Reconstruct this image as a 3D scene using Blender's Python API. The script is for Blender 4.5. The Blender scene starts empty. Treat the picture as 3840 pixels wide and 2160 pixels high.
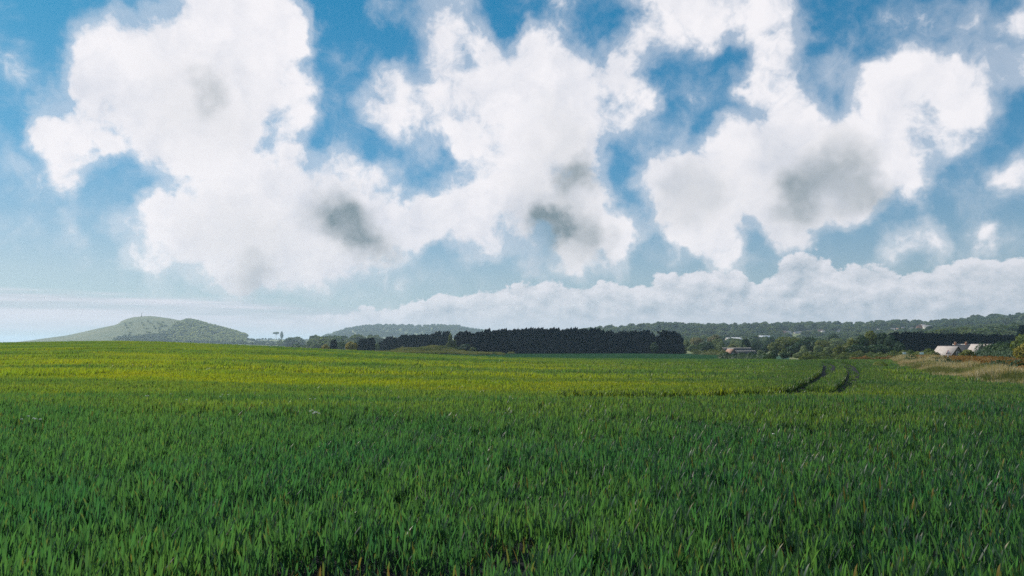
import bpy, math, random
import numpy as np
from mathutils import Vector
R = math.radians
random.seed(7); RNG = np.random.default_rng(7)
S = bpy.context.scene
COL = S.collection

# ------------------------------------------------------------------ camera
EYE = 1.8
F = 2773.3                      # focal length in pixels of the 3840 wide photograph
PITCH = math.atan(210 / F)
cam_d = bpy.data.cameras.new('camera'); cam = bpy.data.objects.new('camera', cam_d); COL.objects.link(cam)
cam_d.sensor_width = 36; cam_d.lens = 26; cam_d.clip_start = 0.05; cam_d.clip_end = 60000
cam.location = (0, 0, EYE); cam.rotation_euler = (math.pi / 2 + PITCH, 0, 0)
S.camera = cam

SUN_AZ, SUN_EL = -50.0, 34.0
sun_dir = Vector((math.sin(R(SUN_AZ)) * math.cos(R(SUN_EL)), math.cos(R(SUN_AZ)) * math.cos(R(SUN_EL)), math.sin(R(SUN_EL))))

def pdir(px, py):
    """direction of a photograph pixel from the viewpoint (layout measurements)"""
    a = (px - 1920) / F; b = (1080 - py) / F
    return np.array((a, math.cos(PITCH) - math.sin(PITCH) * b, math.sin(PITCH) + math.cos(PITCH) * b))
def rel(py, d):
    """height relative to eye level of something measured at row py standing d metres off"""
    v = pdir(1920, py); return d * v[2] / v[1]
def ux(px): return (px - 1920) / F

# ------------------------------------------------------------------ node helper
class NT:
    def __init__(s, tree): s.t = tree; s.n = tree.nodes; s.l = tree.links
    def put(s, sock, v):
        if isinstance(v, bpy.types.NodeSocket): s.l.new(v, sock)
        elif v is not None:
            try: sock.default_value = v
            except Exception: sock.default_value = tuple(v) + (1.0,)
    def m(s, op, a, b=None, c=None, clamp=False):
        n = s.n.new('ShaderNodeMath'); n.operation = op; n.use_clamp = clamp
        s.put(n.inputs[0], a); s.put(n.inputs[1], b); s.put(n.inputs[2], c); return n.outputs[0]
    def vm(s, op, a, b=None, scale=None):
        n = s.n.new('ShaderNodeVectorMath'); n.operation = op
        s.put(n.inputs[0], a); s.put(n.inputs[1], b)
        if scale is not None: s.put(n.inputs['Scale'], scale)
        return n.outputs['Value'] if op in ('DISTANCE', 'DOT_PRODUCT', 'LENGTH') else n.outputs['Vector']
    def rng(s, v, a, b, c=0.0, d=1.0, smooth=True):
        n = s.n.new('ShaderNodeMapRange'); n.interpolation_type = 'SMOOTHSTEP' if smooth else 'LINEAR'
        s.put(n.inputs['Value'], v)
        for k, x in (('From Min', a), ('From Max', b), ('To Min', c), ('To Max', d)): s.put(n.inputs[k], x)
        return n.outputs['Result']
    def noise(s, vec, scale, detail=2.0, rough=0.5, dist=0.0, lac=2.0):
        n = s.n.new('ShaderNodeTexNoise'); s.put(n.inputs['Vector'], vec)
        for k, x in (('Scale', scale), ('Detail', detail), ('Roughness', rough), ('Distortion', dist), ('Lacunarity', lac)): s.put(n.inputs[k], x)
        return n.outputs['Fac'], n.outputs['Color']
    def mix(s, f, a, b, mode='MIX'):
        n = s.n.new('ShaderNodeMix'); n.data_type = 'RGBA'; n.blend_type = mode
        s.put(n.inputs[0], f); s.put(n.inputs[6], a); s.put(n.inputs[7], b); return n.outputs[2]
    def sep(s, v):
        n = s.n.new('ShaderNodeSeparateXYZ'); s.put(n.inputs[0], v); return n.outputs
    def comb(s, x, y, z):
        n = s.n.new('ShaderNodeCombineXYZ'); s.put(n.inputs[0], x); s.put(n.inputs[1], y); s.put(n.inputs[2], z); return n.outputs[0]

# ------------------------------------------------------------------ world: Nishita sky with cumulus
SKY_STRENGTH = 0.10
def build_world():
    w = bpy.data.worlds.new('World'); S.world = w; w.use_nodes = True
    t = NT(w.node_tree); t.n.clear()
    out = t.n.new('ShaderNodeOutputWorld')
    K = 1.0 / SKY_STRENGTH
    def bgd(colr):
        b_ = t.n.new('ShaderNodeBackground'); b_.inputs['Strength'].default_value = SKY_STRENGTH; t.put(b_.inputs['Color'], colr); return b_.outputs[0]
    def mixs(f, a_, b_):
        n_ = t.n.new('ShaderNodeMixShader'); t.put(n_.inputs[0], f); t.l.new(a_, n_.inputs[1]); t.l.new(b_, n_.inputs[2]); return n_.outputs[0]
    sky = t.n.new('ShaderNodeTexSky'); sky.sky_type = 'NISHITA'; sky.sun_disc = False
    sky.sun_elevation = R(SUN_EL); sky.sun_rotation = R(SUN_AZ)
    sky.air_density = 1.0; sky.dust_density = 0.6; sky.ozone_density = 2.5
    tc = t.n.new('ShaderNodeTexCoord')
    d = t.vm('NORMALIZE', tc.outputs['Generated'])
    x, y, z = t.sep(d)
    el = t.m('ARCSINE', z); az = t.m('ARCTAN2', x, y)
    # film-like grade of the clear sky: deep blue overhead, paler towards the horizon
    gm = t.n.new('ShaderNodeGamma'); t.put(gm.inputs[0], t.vm('SCALE', sky.outputs[0], scale=SKY_STRENGTH)); gm.inputs[1].default_value = 0.40
    g1 = t.mix(t.rng(el, R(5), R(13), smooth=False), (.46, .59, .68, 1), (.15, .44, .65, 1))
    g2 = t.mix(t.rng(el, R(12), R(26), smooth=False), g1, (.03, .345, .575, 1))
    skyc = t.vm('SCALE', t.mix(1.0, gm.outputs[0], g2, 'MULTIPLY'), scale=K)

    _, wc = t.noise(d, 13.0, 3, 0.55)
    wcc = t.vm('SUBTRACT', wc, (0.5, 0.5, 0.5))
    q2 = t.vm('ADD', d, t.vm('SCALE', wcc, scale=0.05))
    n, _ = t.noise(q2, 15.0, 9, 0.60)
    ns, _ = t.noise(t.vm('ADD', q2, tuple(sun_dir * 0.016)), 15.0, 4, 0.55)
    _, w2 = t.noise(d, 34.0, 3, 0.6)
    dw = t.vm('ADD', d, t.vm('ADD', t.vm('SCALE', wcc, scale=0.06), t.vm('SCALE', t.vm('SUBTRACT', w2, (0.5, 0.5, 0.5)), scale=0.035)))
    def cdir(dx, dy):
        v = pdir(dx * 1.4907, dy * 1.4907); return v / np.linalg.norm(v)
    def field(blobs, vec, core=0.0, outer=1.6):
        acc = None
        for b in blobs:
            wgt = b[3] if len(b) > 3 else 1.0
            r = b[2] * 1.10 * 1.4907 / F
            v = t.rng(t.vm('DISTANCE', vec, tuple(cdir(b[0], b[1]))), r * outer, r * core, 0.0, wgt)
            acc = v if acc is None else t.m('ADD', acc, v)
        return acc
    clouds = [
     # upper left mass
     (560,60,120),(430,130,90),(320,180,85),(650,90,90),(735,75,50),(250,70,44,.45),(330,270,100),(480,250,120),
     (650,210,85),(745,215,46),(440,370,75),(550,340,85),(600,10,110),(240,210,60,.8),(200,130,46,.5),(745,300,36,.8),(750,370,40,.7),
     # small left puff
     (140,310,52),(215,350,48),(165,410,36,.8),(95,330,28),(160,455,24,.6),(270,370,26,.7),
     # low left / centre mass
     (560,550,105),(450,580,72),(690,520,110),(830,460,75),(930,520,70),(640,640,85),(780,610,105),(890,600,80),(510,660,50,.8),
     (390,510,34,.8),(710,420,52,.8),(990,590,66),(640,450,50,.7),(330,640,30,.7),(380,665,34,.7),(300,565,30,.5),(560,460,44,.7),(870,410,38,.5),(950,440,40,.4),(600,700,50,.8),(760,690,46,.8),(420,540,40,.8),
     # centre mass
     (1330,105,34),(1250,170,66),(1380,190,92),(1490,210,76),(1580,185,46,1.1),(1615,265,44,1.1),(1560,300,40,.7),(1070,270,88),(960,265,56),(1200,270,90),
     (1350,310,105),(1470,320,60),(1170,350,44),(980,190,40,.6),(1120,130,50,.5),(1160,60,66,.55),(1070,25,60,.62),(950,30,44,.5),(1215,105,44,.55),
     (1310,420,75),(1200,490,66),(1380,450,92),(1480,400,52),(1110,520,54),(1250,560,76),(1060,590,44),(1400,550,78),(1480,580,56),(1200,610,46),(1500,490,44),
     # right mass
     (1650,450,54),(1740,430,64),(1840,350,56),(1930,400,92),(2050,340,66),(1880,490,80),(2030,470,84),(2170,420,80),(2240,310,70),(2330,240,78),
     (2240,220,54),(2400,195,44),(2440,280,42,.7),(2370,350,44,.8),(2150,520,40),(2290,440,44),(1700,530,48),(1980,530,54),(1600,560,46,.8),(1780,530,46),(2300,500,26,.8),
     (1930,165,48,.85),(1985,110,40,.7),(1990,230,40,.55),(2080,180,44,.45),(1970,280,48,.7),(1900,230,34),(2130,230,36,.4),
     (1830,520,50),(1820,470,76),(1960,470,84),(2100,480,74),(1750,490,64),(1060,560,54),(1130,560,54),(1510,550,50),(1560,585,40),(2200,380,60),(1700,460,56),
     # top right cloud, right edge
     (1690,15,60),(1790,25,62),(1890,25,58),(1970,40,40,.6),(1620,-5,44,.9),(1900,80,36,.55),(1790,75,40,.5),
     (2575,180,56),(2590,45,34),(2565,440,40,.9),(2450,60,46,.38),(1600,130,46,.45),(1650,120,34,.3),(2490,150,34,.35),
     # small fair weather puffs
     (1780,600,40,1.3),(1835,635,42,1.3),(1730,600,26,1.1),(2000,603,26,1.0),(2330,600,38,1.0),(2480,595,26,.9),(1450,655,46,1.0),(1560,645,42,.9),(1350,655,34,.85),(1540,600,40,.8),(2240,625,34,.45),(1900,655,24,.35),(200,590,26,.35),(160,545,26,.3),(1700,500,40,.6),(1620,330,46,.3),(1700,330,40,.35),(30,410,40,.3),
    ]
    greys = [(855,535,56,.62),(890,575,54,.62),(945,620,42,.6),(510,225,38,.42),(1455,445,44,.7),(1400,575,40,.9),(2100,450,56,.30),(2190,495,40,.5),(1735,485,58,.26),(640,700,44,.35),(2010,500,48,.4),(1500,600,46,.35),(1400,340,70,.16),(2120,400,56,.22),(1400,510,110,.22),(1960,500,130,.12),(2080,470,90,.10),(700,620,130,.14),(490,260,110,.14),(1450,610,80,.25),(560,600,90,.12),(1720,500,90,.10)]
    dg = t.vm('ADD', d, t.vm('ADD', t.vm('SCALE', wcc, scale=0.09), t.vm('SCALE', t.vm('SUBTRACT', w2, (0.5, 0.5, 0.5)), scale=0.03)))
    relief = t.m('MULTIPLY', t.m('SUBTRACT', n, ns), 0.95)
    soft = t.m('MULTIPLY', t.m('SUBTRACT', n, 0.5), 0.40)
    nse = t.m('MULTIPLY', t.m('SUBTRACT', n, 0.5), 3.8)
    nsh, _ = t.noise(q2, 6.5, 5, 0.6)
    def cloudy(B, Gy):
        B = t.m('MINIMUM', t.m('MULTIPLY', B, 1.2), 1.85)
        alpha = t.rng(t.m('ADD', B, nse), 0.16, 1.42)
        veil = t.m('MULTIPLY', t.rng(t.m('ADD', B, t.m('MULTIPLY', nse, 0.55)), -0.15, 0.75), 0.42)
        alpha = t.m('MAXIMUM', alpha, veil)
        L = t.m('ADD', t.m('ADD', t.m('ADD', 0.92, relief), soft), t.m('MULTIPLY', t.m('MAXIMUM', t.m('SUBTRACT', nsh, 0.47), 0.0), -2.0), clamp=True)
        white = t.mix(L, (0.56 * K, 0.61 * K, 0.71 * K, 1), (0.93 * K, 0.91 * K, 0.94 * K, 1))
        Gy = t.m('MULTIPLY', Gy, t.m('ADD', 1.0, t.m('MULTIPLY', t.m('SUBTRACT', n, 0.5), 1.8)), clamp=True) if Gy is not None else None
        ccol = t.mix(Gy, white, (0.21 * K, 0.28 * K, 0.32 * K, 1)) if Gy is not None else white
        return bgd(t.mix(alpha, skyc, ccol))
    # outside the photograph's window the same sort of broken cumulus goes on
    nb, _ = t.noise(d, 4.5, 3, 0.5)
    wide = t.rng(nb, 0.44, 0.60, 0.0, 1.1)
    outside = cloudy(wide, t.rng(nb, 0.58, 0.72, 0.0, 0.5))
    # the clouds in the window, worked out bearing by bearing
    edges = [-R(60), -R(20.5), -R(9), R(3.5), R(15), R(60)]
    pad = 0.06
    def azel(b): v = cdir(b[0], b[1]); return math.atan2(v[0], v[1])
    sect = []
    for i in range(5):
        lo, hi = edges[i], edges[i + 1]
        sel = [b for b in clouds if lo - pad - b[2] * 1.6 * 1.4907 / F < azel(b) < hi + pad + b[2] * 1.6 * 1.4907 / F]
        gs = [b for b in greys if lo - pad - b[2] * 1.7 * 1.4907 / F < azel(b) < hi + pad + b[2] * 1.7 * 1.4907 / F]
        sect.append(cloudy(field(sel, dw), t.m('MINIMUM', field(gs, dg, 0.0, 1.7), 1.0) if gs else None))
    up = sect[0]
    for i in range(1, 5): up = mixs(t.m('GREATER_THAN', az, edges[i]), up, sect[i])
    vw = pdir(1920, 700); vw = vw / np.linalg.norm(vw)
    up = mixs(t.rng(t.vm('DISTANCE', d, tuple(vw)), 0.78, 0.98), up, outside)
    # bank of distant cloud standing on the horizon: height of its top by bearing
    fc = t.n.new('ShaderNodeFloatCurve'); cv = fc.mapping.curves[0]
    pts = [(-180,1.0),(-60,0.3)]
    for (bx, by) in [(0,860),(500,850),(640,830),(760,808),(850,795),(950,777),(1100,755),(1200,737),(1340,712),(1500,712),(1650,700),(1740,680),(1860,682),(1910,705),(1960,665),(2050,642),(2110,668),(2170,665),(2300,675),(2380,660),(2576,662)]:
        v = pdir(bx * 1.4907, by * 1.4907); pts.append((math.degrees(math.atan2(v[0], v[1])), math.degrees(math.atan2(v[2], math.hypot(v[0], v[1])))))
    pts += [(60,5.0),(180,3.0)]
    P = [((a + 180) / 360, e / 12) for a, e in pts]
    cv.points[0].location = P[0]; cv.points[1].location = P[-1]
    for p in P[1:-1]: cv.points.new(*p)
    for p in cv.points: p.handle_type = 'AUTO_CLAMPED'
    fc.mapping.update()
    t.put(fc.inputs['Value'], t.m('DIVIDE', t.m('ADD', az, math.pi), 2 * math.pi))
    top = t.m('MULTIPLY', fc.outputs[0], R(12))
    qb = t.comb(az, t.m('MULTIPLY', el, 1.25), 0.0)
    nb1, _ = t.noise(qb, 24.0, 9, 0.62)
    nbig, _ = t.noise(qb, 9.0, 2, 0.5)
    _, wv = t.noise(qb, 60, 4, .6)
    vo = t.n.new('ShaderNodeTexVoronoi'); vo.feature = 'F1'; vo.voronoi_dimensions = '2D'; vo.inputs['Scale'].default_value = 55
    t.put(vo.inputs['Vector'], t.vm('ADD', qb, t.vm('SCALE', wv, scale=0.024)))
    vd = t.m('MULTIPLY', t.m('MULTIPLY', vo.outputs['Distance'], vo.outputs['Distance']), t.rng(nbig, .35, .65, .25, 1.0))
    bb = t.m('ADD', t.m('ADD', t.m('MULTIPLY', t.m('SUBTRACT', nb1, 0.5), 0.048), t.m('MULTIPLY', t.m('SUBTRACT', nbig, 0.5), 0.045)), t.m('MULTIPLY', t.m('SUBTRACT', 0.2, vd), 0.016))
    below = t.m('SUBTRACT', t.m('ADD', top, bb), el)
    abank = t.m('MULTIPLY', t.rng(below, -0.0006, 0.0045), 0.93)
    nb2, _ = t.noise(t.vm('ADD', qb, (-0.007, 0.012, 0)), 24.0, 6, 0.6)
    lit = t.m('ADD', t.m('MULTIPLY', t.m('SUBTRACT', nb1, nb2), 2.4), t.m('ADD', t.m('MULTIPLY', vd, -0.6), t.rng(below, 0.0, 0.045, 1.0, 0.50, False)), clamp=True)
    bank = t.mix(lit, (0.40 * K, 0.48 * K, 0.56 * K, 1), (0.80 * K, 0.80 * K, 0.85 * K, 1))
    pale = (0.66 * K, 0.67 * K, 0.74 * K, 1)
    bank = t.mix(t.rng(el, 0.0, 0.06, 0.9, 0.0), bank, pale)
    # stratus sheet
    qst = t.comb(t.m('MULTIPLY', az, 2.2), t.m('MULTIPLY', el, 42.0), 3.0)
    nst, _ = t.noise(qst, 1.5, 7, 0.6)
    tops = t.m('ADD', R(3.62), t.m('MULTIPLY', t.m('ADD', az, R(34.7)), -0.026))
    bs = t.m('SUBTRACT', t.m('ADD', tops, t.m('MULTIPLY', t.m('SUBTRACT', nst, 0.5), 0.022)), el)
    ast = t.m('MULTIPLY', t.m('MULTIPLY', t.rng(bs, -0.002, 0.009), t.rng(nst, 0.25, 0.6, 0.55, 1.0)), t.rng(az, R(-16), R(2), 0.93, 0.25))
    strat = t.mix(t.rng(nst, 0.33, 0.66), (0.52 * K, 0.58 * K, 0.66 * K, 1), (0.80 * K, 0.79 * K, 0.86 * K, 1))
    strat = t.mix(t.rng(el, 0.0, 0.06, 0.85, 0.0), strat, pale)
    up2 = mixs(ast, up, bgd(strat))
    low = mixs(abank, up2, bgd(bank))
    t.l.new(mixs(t.m('LESS_THAN', el, R(8.5)), up, low), out.inputs[0])
    w.cycles.sampling_method = 'MANUAL'; w.cycles.sample_map_resolution = 512
build_world()

sd = bpy.data.lights.new('sun', 'SUN'); sd.energy = 5.0; sd.angle = R(0.53); sd.color = (1.0, 0.93, 0.80)
so = bpy.data.objects.new('sun', sd); COL.objects.link(so)
so.rotation_euler = (-sun_dir).to_track_quat('-Z', 'Y').to_euler(); so.location = (-200, 200, 300)
S.view_settings.view_transform = 'Standard'; S.view_settings.look = 'None'
S.view_settings.exposure = 0.0; S.view_settings.gamma = 1.0; S.view_settings.use_curve_mapping = False
cy = S.cycles
cy.max_bounces = 6; cy.diffuse_bounces = 1; cy.glossy_bounces = 2; cy.transmission_bounces = 4; cy.volume_bounces = 1
cy.transparent_max_bounces = 8; cy.use_denoising = False; cy.sample_clamp_indirect = 4.0

# ------------------------------------------------------------------ small tools
def tag(o, label, cat, group=None):
    o['label'] = label; o['category'] = cat
    if group: o['group'] = group
    return o
def empty(name, loc=(0, 0, 0), rz=0.0):
    o = bpy.data.objects.new(name, None); COL.objects.link(o); o.location = loc; o.rotation_euler.z = rz
    o.empty_display_size = 0.3; return o
def mesh_np(name, V, faces_v, loop_counts, mat, smooth=False):
    """V (n,3); faces_v flat vertex indices; loop_counts per face"""
    me = bpy.data.meshes.new(name)
    V = np.asarray(V, np.float32); fv = np.asarray(faces_v, np.int32).ravel(); lc = np.asarray(loop_counts, np.int32)
    me.vertices.add(len(V)); me.vertices.foreach_set('co', V.ravel())
    me.loops.add(len(fv)); me.loops.foreach_set('vertex_index', fv)
    me.polygons.add(len(lc)); st = np.zeros(len(lc), np.int32); st[1:] = np.cumsum(lc)[:-1]
    me.polygons.foreach_set('loop_start', st); me.polygons.foreach_set('loop_total', lc)
    if smooth: me.polygons.foreach_set('use_smooth', np.ones(len(lc), bool))
    me.update(calc_edges=True); me.validate()
    if mat: me.materials.append(mat)
    return me
class MB:
    """collects polygons, becomes one mesh"""
    def __init__(s): s.V = []; s.f = []; s.c = []; s.n = 0
    def add(s, V, faces):
        V = np.asarray(V, float).reshape(-1, 3)
        for f in faces: s.f.extend([i + s.n for i in f]); s.c.append(len(f))
        s.V.append(V); s.n += len(V); return s
    def addq(s, V, Q):
        V = np.asarray(V, float); Q = np.asarray(Q) + s.n
        s.f.extend(Q.ravel().tolist()); s.c.extend([Q.shape[1]] * len(Q)); s.V.append(V); s.n += len(V); return s
    def box(s, x0, x1, y0, y1, z0, z1):
        V = [(x, y, z) for z in (z0, z1) for y in (y0, y1) for x in (x0, x1)]
        return s.add(V, [(0, 2, 3, 1), (4, 5, 7, 6), (0, 1, 5, 4), (2, 6, 7, 3), (0, 4, 6, 2), (1, 3, 7, 5)])
    def tube(s, pts, rad, k=7):
        pts = [Vector(p) for p in pts]; V = []
        for i, p in enumerate(pts):
            a = (pts[min(i + 1, len(pts) - 1)] - pts[max(i - 1, 0)]).normalized()
            e = a.cross(Vector((0, 1, 0.01))).normalized(); g = a.cross(e)
            for j in range(k):
                an = 2 * math.pi * j / k; V.append(p + (e * math.cos(an) + g * math.sin(an)) * rad[i])
        fs = [(i * k + j, i * k + (j + 1) % k, (i + 1) * k + (j + 1) % k, (i + 1) * k + j) for i in range(len(pts) - 1) for j in range(k)]
        fs.append(tuple(range(len(pts) * k - k, len(pts) * k)))
        return s.add(V, fs)
    def mesh(s, name, mat, smooth=False): return mesh_np(name, np.concatenate(s.V), s.f, s.c, mat, smooth)
    def build(s, name, mat, parent=None, smooth=False):
        return link(name, s.mesh(name, mat, smooth), parent)
def link(name, me, parent=None, loc=None, rz=None):
    o = bpy.data.objects.new(name, me); COL.objects.link(o)
    if parent: o.parent = parent
    if loc is not None: o.location = loc
    if rz is not None: o.rotation_euler.z = rz
    return o

# ------------------------------------------------------------------ materials
def new_mat(name):
    m = bpy.data.materials.new(name); m.use_nodes = True; t = NT(m.node_tree)
    return m, t, t.n['Principled BSDF'], t.n['Material Output']
def foliage(name, c1, c2, trans=None, tw=0.35, nscale=0.35, rough=0.55, spec=0.3, objvar=0.35, tint=None, slope=None):
    """leaf material: two base tones mixed by noise and by object, part of the light goes through"""
    m, t, p, o = new_mat(name)
    g = t.n.new('ShaderNodeNewGeometry'); oi = t.n.new('ShaderNodeObjectInfo')
    n, _ = t.noise(g.outputs['Position'], nscale, 4, 0.65)
    f = t.m('ADD', t.rng(n, 0.3, 0.7), t.m('MULTIPLY', t.m('SUBTRACT', oi.outputs['Random'], 0.5), objvar), clamp=True)
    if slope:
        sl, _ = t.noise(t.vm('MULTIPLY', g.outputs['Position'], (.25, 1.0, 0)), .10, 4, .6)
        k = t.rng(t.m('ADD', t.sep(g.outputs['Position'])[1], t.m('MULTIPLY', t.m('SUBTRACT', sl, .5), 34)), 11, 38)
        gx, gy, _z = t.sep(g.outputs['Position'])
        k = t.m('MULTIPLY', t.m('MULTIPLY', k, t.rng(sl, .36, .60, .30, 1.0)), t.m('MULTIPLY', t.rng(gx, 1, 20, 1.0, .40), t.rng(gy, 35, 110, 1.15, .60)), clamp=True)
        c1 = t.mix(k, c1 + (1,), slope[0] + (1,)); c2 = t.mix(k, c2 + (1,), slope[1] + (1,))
    else: c1 = c1 + (1,); c2 = c2 + (1,)
    colr = t.mix(f, c1, c2); trc = t.mix(1.0, colr, (trans or (1, 1, 1)) + (1,), 'MULTIPLY')
    if tint:
        at = t.n.new('ShaderNodeAttribute'); at.attribute_name = 'tint'
        colr = t.mix(at.outputs['Fac'], colr, tint + (1,)); trc = t.mix(at.outputs['Fac'], trc, tint + (1,))
    t.put(p.inputs['Base Color'], colr); p.inputs['Roughness'].default_value = rough; p.inputs['Specular IOR Level'].default_value = spec
    if trans:
        tr = t.n.new('ShaderNodeBsdfTranslucent')
        t.put(tr.inputs['Color'], trc)
        mx = t.n.new('ShaderNodeMixShader'); mx.inputs[0].default_value = tw
        t.l.new(p.outputs[0], mx.inputs[1]); t.l.new(tr.outputs[0], mx.inputs[2]); t.l.new(mx.outputs[0], o.inputs['Surface'])
    return m
def plain(name, c1, c2, nscale=1.0, rough=0.8, detail=5, bump=0.0, spec=0.2, stretch=(1, 1, 1), metal=0.0, lo=.3, hi=.7):
    m, t, p, o = new_mat(name)
    g = t.n.new('ShaderNodeNewGeometry')
    v = t.vm('MULTIPLY', g.outputs['Position'], stretch)
    n, _ = t.noise(v, nscale, detail, 0.62)
    t.put(p.inputs['Base Color'], t.mix(t.rng(n, lo, hi), c1 + (1,), c2 + (1,)))
    p.inputs['Roughness'].default_value = rough; p.inputs['Specular IOR Level'].default_value = spec; p.inputs['Metallic'].default_value = metal
    if bump:
        b = t.n.new('ShaderNodeBump'); b.inputs['Strength'].default_value = bump; t.put(b.inputs['Height'], n); t.l.new(b.outputs[0], p.inputs['Normal'])
    return m
M = {}
M['soil'] = plain('soil', (.006, .009, .012), (.013, .016, .019), 3.0, .95, bump=.5)
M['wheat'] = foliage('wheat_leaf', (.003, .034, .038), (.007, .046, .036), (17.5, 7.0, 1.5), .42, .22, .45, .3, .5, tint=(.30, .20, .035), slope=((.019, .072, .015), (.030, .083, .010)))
M['second_crop'] = foliage('young_crop_leaf', (.020, .085, .045), (.035, .105, .045), (1.6, 1.8, 1.0), .25, .05, .6, .2, .3)
M['field_green'] = plain('young_crop_ground', (.018, .070, .040), (.035, .095, .045), .12, .9, stretch=(1, 3, 1), bump=.3)
M['meadow'] = plain('meadow', (.12, .155, .06), (.20, .21, .095), .02, .9, 6)
M['hill'] = plain('chalk_grassland', (.052, .088, .034), (.120, .135, .052), .02, .95, 8)
M['dry_grass'] = foliage('dry_grass', (.36, .28, .11), (.24, .22, .07), (1.4, 1.3, .8), .3, .5, .7, .1, .6, tint=(.52, .46, .33))
M['rough_grass'] = foliage('rough_grass', (.10, .13, .05), (.17, .17, .07), (1.5, 1.5, .7), .3, .15, .7, .1, .5)
M['russet'] = foliage('russet_hedge_leaf', (.20, .105, .026), (.12, .115, .03), (1.6, 1.2, .6), .32, .5, .6, .2, .4)
M['conifer'] = foliage('conifer_needle', (.003, .018, .030), (.006, .026, .034), None, 0, .5, .75, .12, .4)
M['dark_leaf'] = foliage('dark_leaf', (.020, .058, .034), (.045, .085, .034), (1.5, 1.6, .6), .22, .3, .6, .2, .6)
M['olive_leaf'] = foliage('olive_leaf', (.070, .115, .032), (.135, .155, .038), (1.8, 1.6, .6), .32, .25, .6, .2, .7)
M['light_leaf'] = foliage('light_leaf', (.12, .18, .08), (.19, .23, .105), (1.4, 1.4, .7), .28, .3, .6, .2, .5)
M['gold_leaf'] = foliage('golden_leaf', (.19, .19, .03), (.27, .22, .04), (1.6, 1.4, .5), .3, .5, .6, .2, .3)
M['brown_leaf'] = foliage('brownish_leaf', (.16, .13, .05), (.13, .16, .06), (1.4, 1.3, .7), .25, .3, .6, .2, .5)
M['far_leaf'] = foliage('far_leaf', (.040, .082, .046), (.105, .140, .058), (1.6, 1.6, .7), .34, .06, .7, .15, .9)
M['hill_leaf'] = foliage('hill_wood_leaf', (.18, .23, .115), (.30, .33, .15), (1.4, 1.4, .8), .50, .05, .7, .1, .8)
M['blossom'] = foliage('blossom', (.42, .40, .30), (.30, .32, .18), None, 0, .6, .7, .1, .3)
M['bark'] = plain('bark', (.045, .035, .025), (.09, .07, .05), 2.0, .95, bump=.6, stretch=(4, 4, .6))
M['petal'] = plain('white_petal', (.80, .80, .74), (.70, .70, .62), 30, .7)
M['stem'] = plain('green_stem', (.06, .11, .03), (.09, .14, .04), 8, .6)

# ------------------------------------------------------------------ terrain
CROP_H = 0.46
PXC = np.array([0, 480, 960, 1440, 1920, 2400, 2880, 3360, 3840], float)
ROWS = {      # forward distance: ground height relative to the eye, per column
 0.5: [-1.81]*9, 8: [-1.81]*9, 13: [-1.79]*9,
 18: [-1.77,-1.77,-1.76,-1.74,-1.73,-1.73,-1.74,-1.76,-1.80],
 26: [-2.02,-2.02,-2.05,-2.10,-2.14,-2.15,-2.15,-2.15,-2.15],
 40: [-1.92,-1.92,-2.05,-2.26,-2.42,-2.50,-2.50,-2.50,-2.46],
 70: [-1.36,-1.20,-1.55,-2.02,-2.42,-2.48,-2.50,-2.50,-2.46],
 110: [-.66,-.21,-.91,-1.78,-2.50,-2.60,-2.62,-2.56,-2.40],
 150: [-.03,.60,-.68,-1.96,-3.45,-3.70,-3.65,-3.35,-2.9],
 200: [-1.2,-.6,-2.0,-3.3,-4.3,-4.1,-4.1,-3.7,-3.2],
 330: [-6,-6,-5.5,-3.2,-4.15,-3.75,-4.8,-4.2,-1.6],
 600: [-15,-15,-10,-8,-8,-7,-8,-4,4],
 1000: [-18,-18,-7,-9,-8,-4,-2,4,18],
 1600: [-18,-14,3,-5,-6,0,4,10,26],
 2500: [-18,-10,24,0,0,4,8,14,22],
 4500: [-22,-18,10,0,0,0,0,0,8],
 10000: [-45]*9 }
RD = np.array(sorted(ROWS)); TAB = np.array([ROWS[d] for d in sorted(ROWS)], float)
GL = np.linspace(math.log(.5), math.log(10000), 420); GU = np.linspace(ux(-300), ux(4140), 240)
def _grid():
    c = np.array([np.interp(GU, ux(PXC), row) for row in TAB])            # rows x GU
    g = np.array([np.interp(GL, np.log(RD), c[:, j]) for j in range(len(GU))]).T
    def blur(a, s, ax):
        k = np.arange(-4 * s, 4 * s + 1); w = np.exp(-k ** 2 / (2. * s * s)); w /= w.sum()
        p = np.pad(a, [(4 * s, 4 * s) if i == ax else (0, 0) for i in (0, 1)], mode='edge')
        return np.apply_along_axis(lambda r: np.convolve(r, w, 'valid'), ax, p)
    return blur(blur(g, 5, 0), 9, 1)
GZ = _grid()
def sstep(x, a, b):
    t = np.clip((x - a) / (b - a), 0, 1); return t * t * (3 - 2 * t)
RIDGES = [  # (distance, depth before, depth behind, columns, rows)
 (2000, 330, 500, [-400,0,130,250,330,440,456,470,500,560,640,740,800,860,925,1000], [1292,1288,1275,1258,1240,1216,1204,1198,1191,1188,1195,1211,1229,1244,1264,1292]),
 (3000, 500, 700, [1150,1240,1300,1380,1450,1560,1640,1720,1800,1850,2000,2200], [1290,1262,1240,1227,1226,1231,1226,1232,1247,1250,1252,1256]),
 (1500, 420, 600, [2100,2180,2250,2400,2500,2650,2900,3000,3200,3350,3500,3650,3840,4200], [1285,1262,1252,1243,1240,1243,1238,1238,1241,1231,1236,1221,1208,1195]),
]
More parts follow.
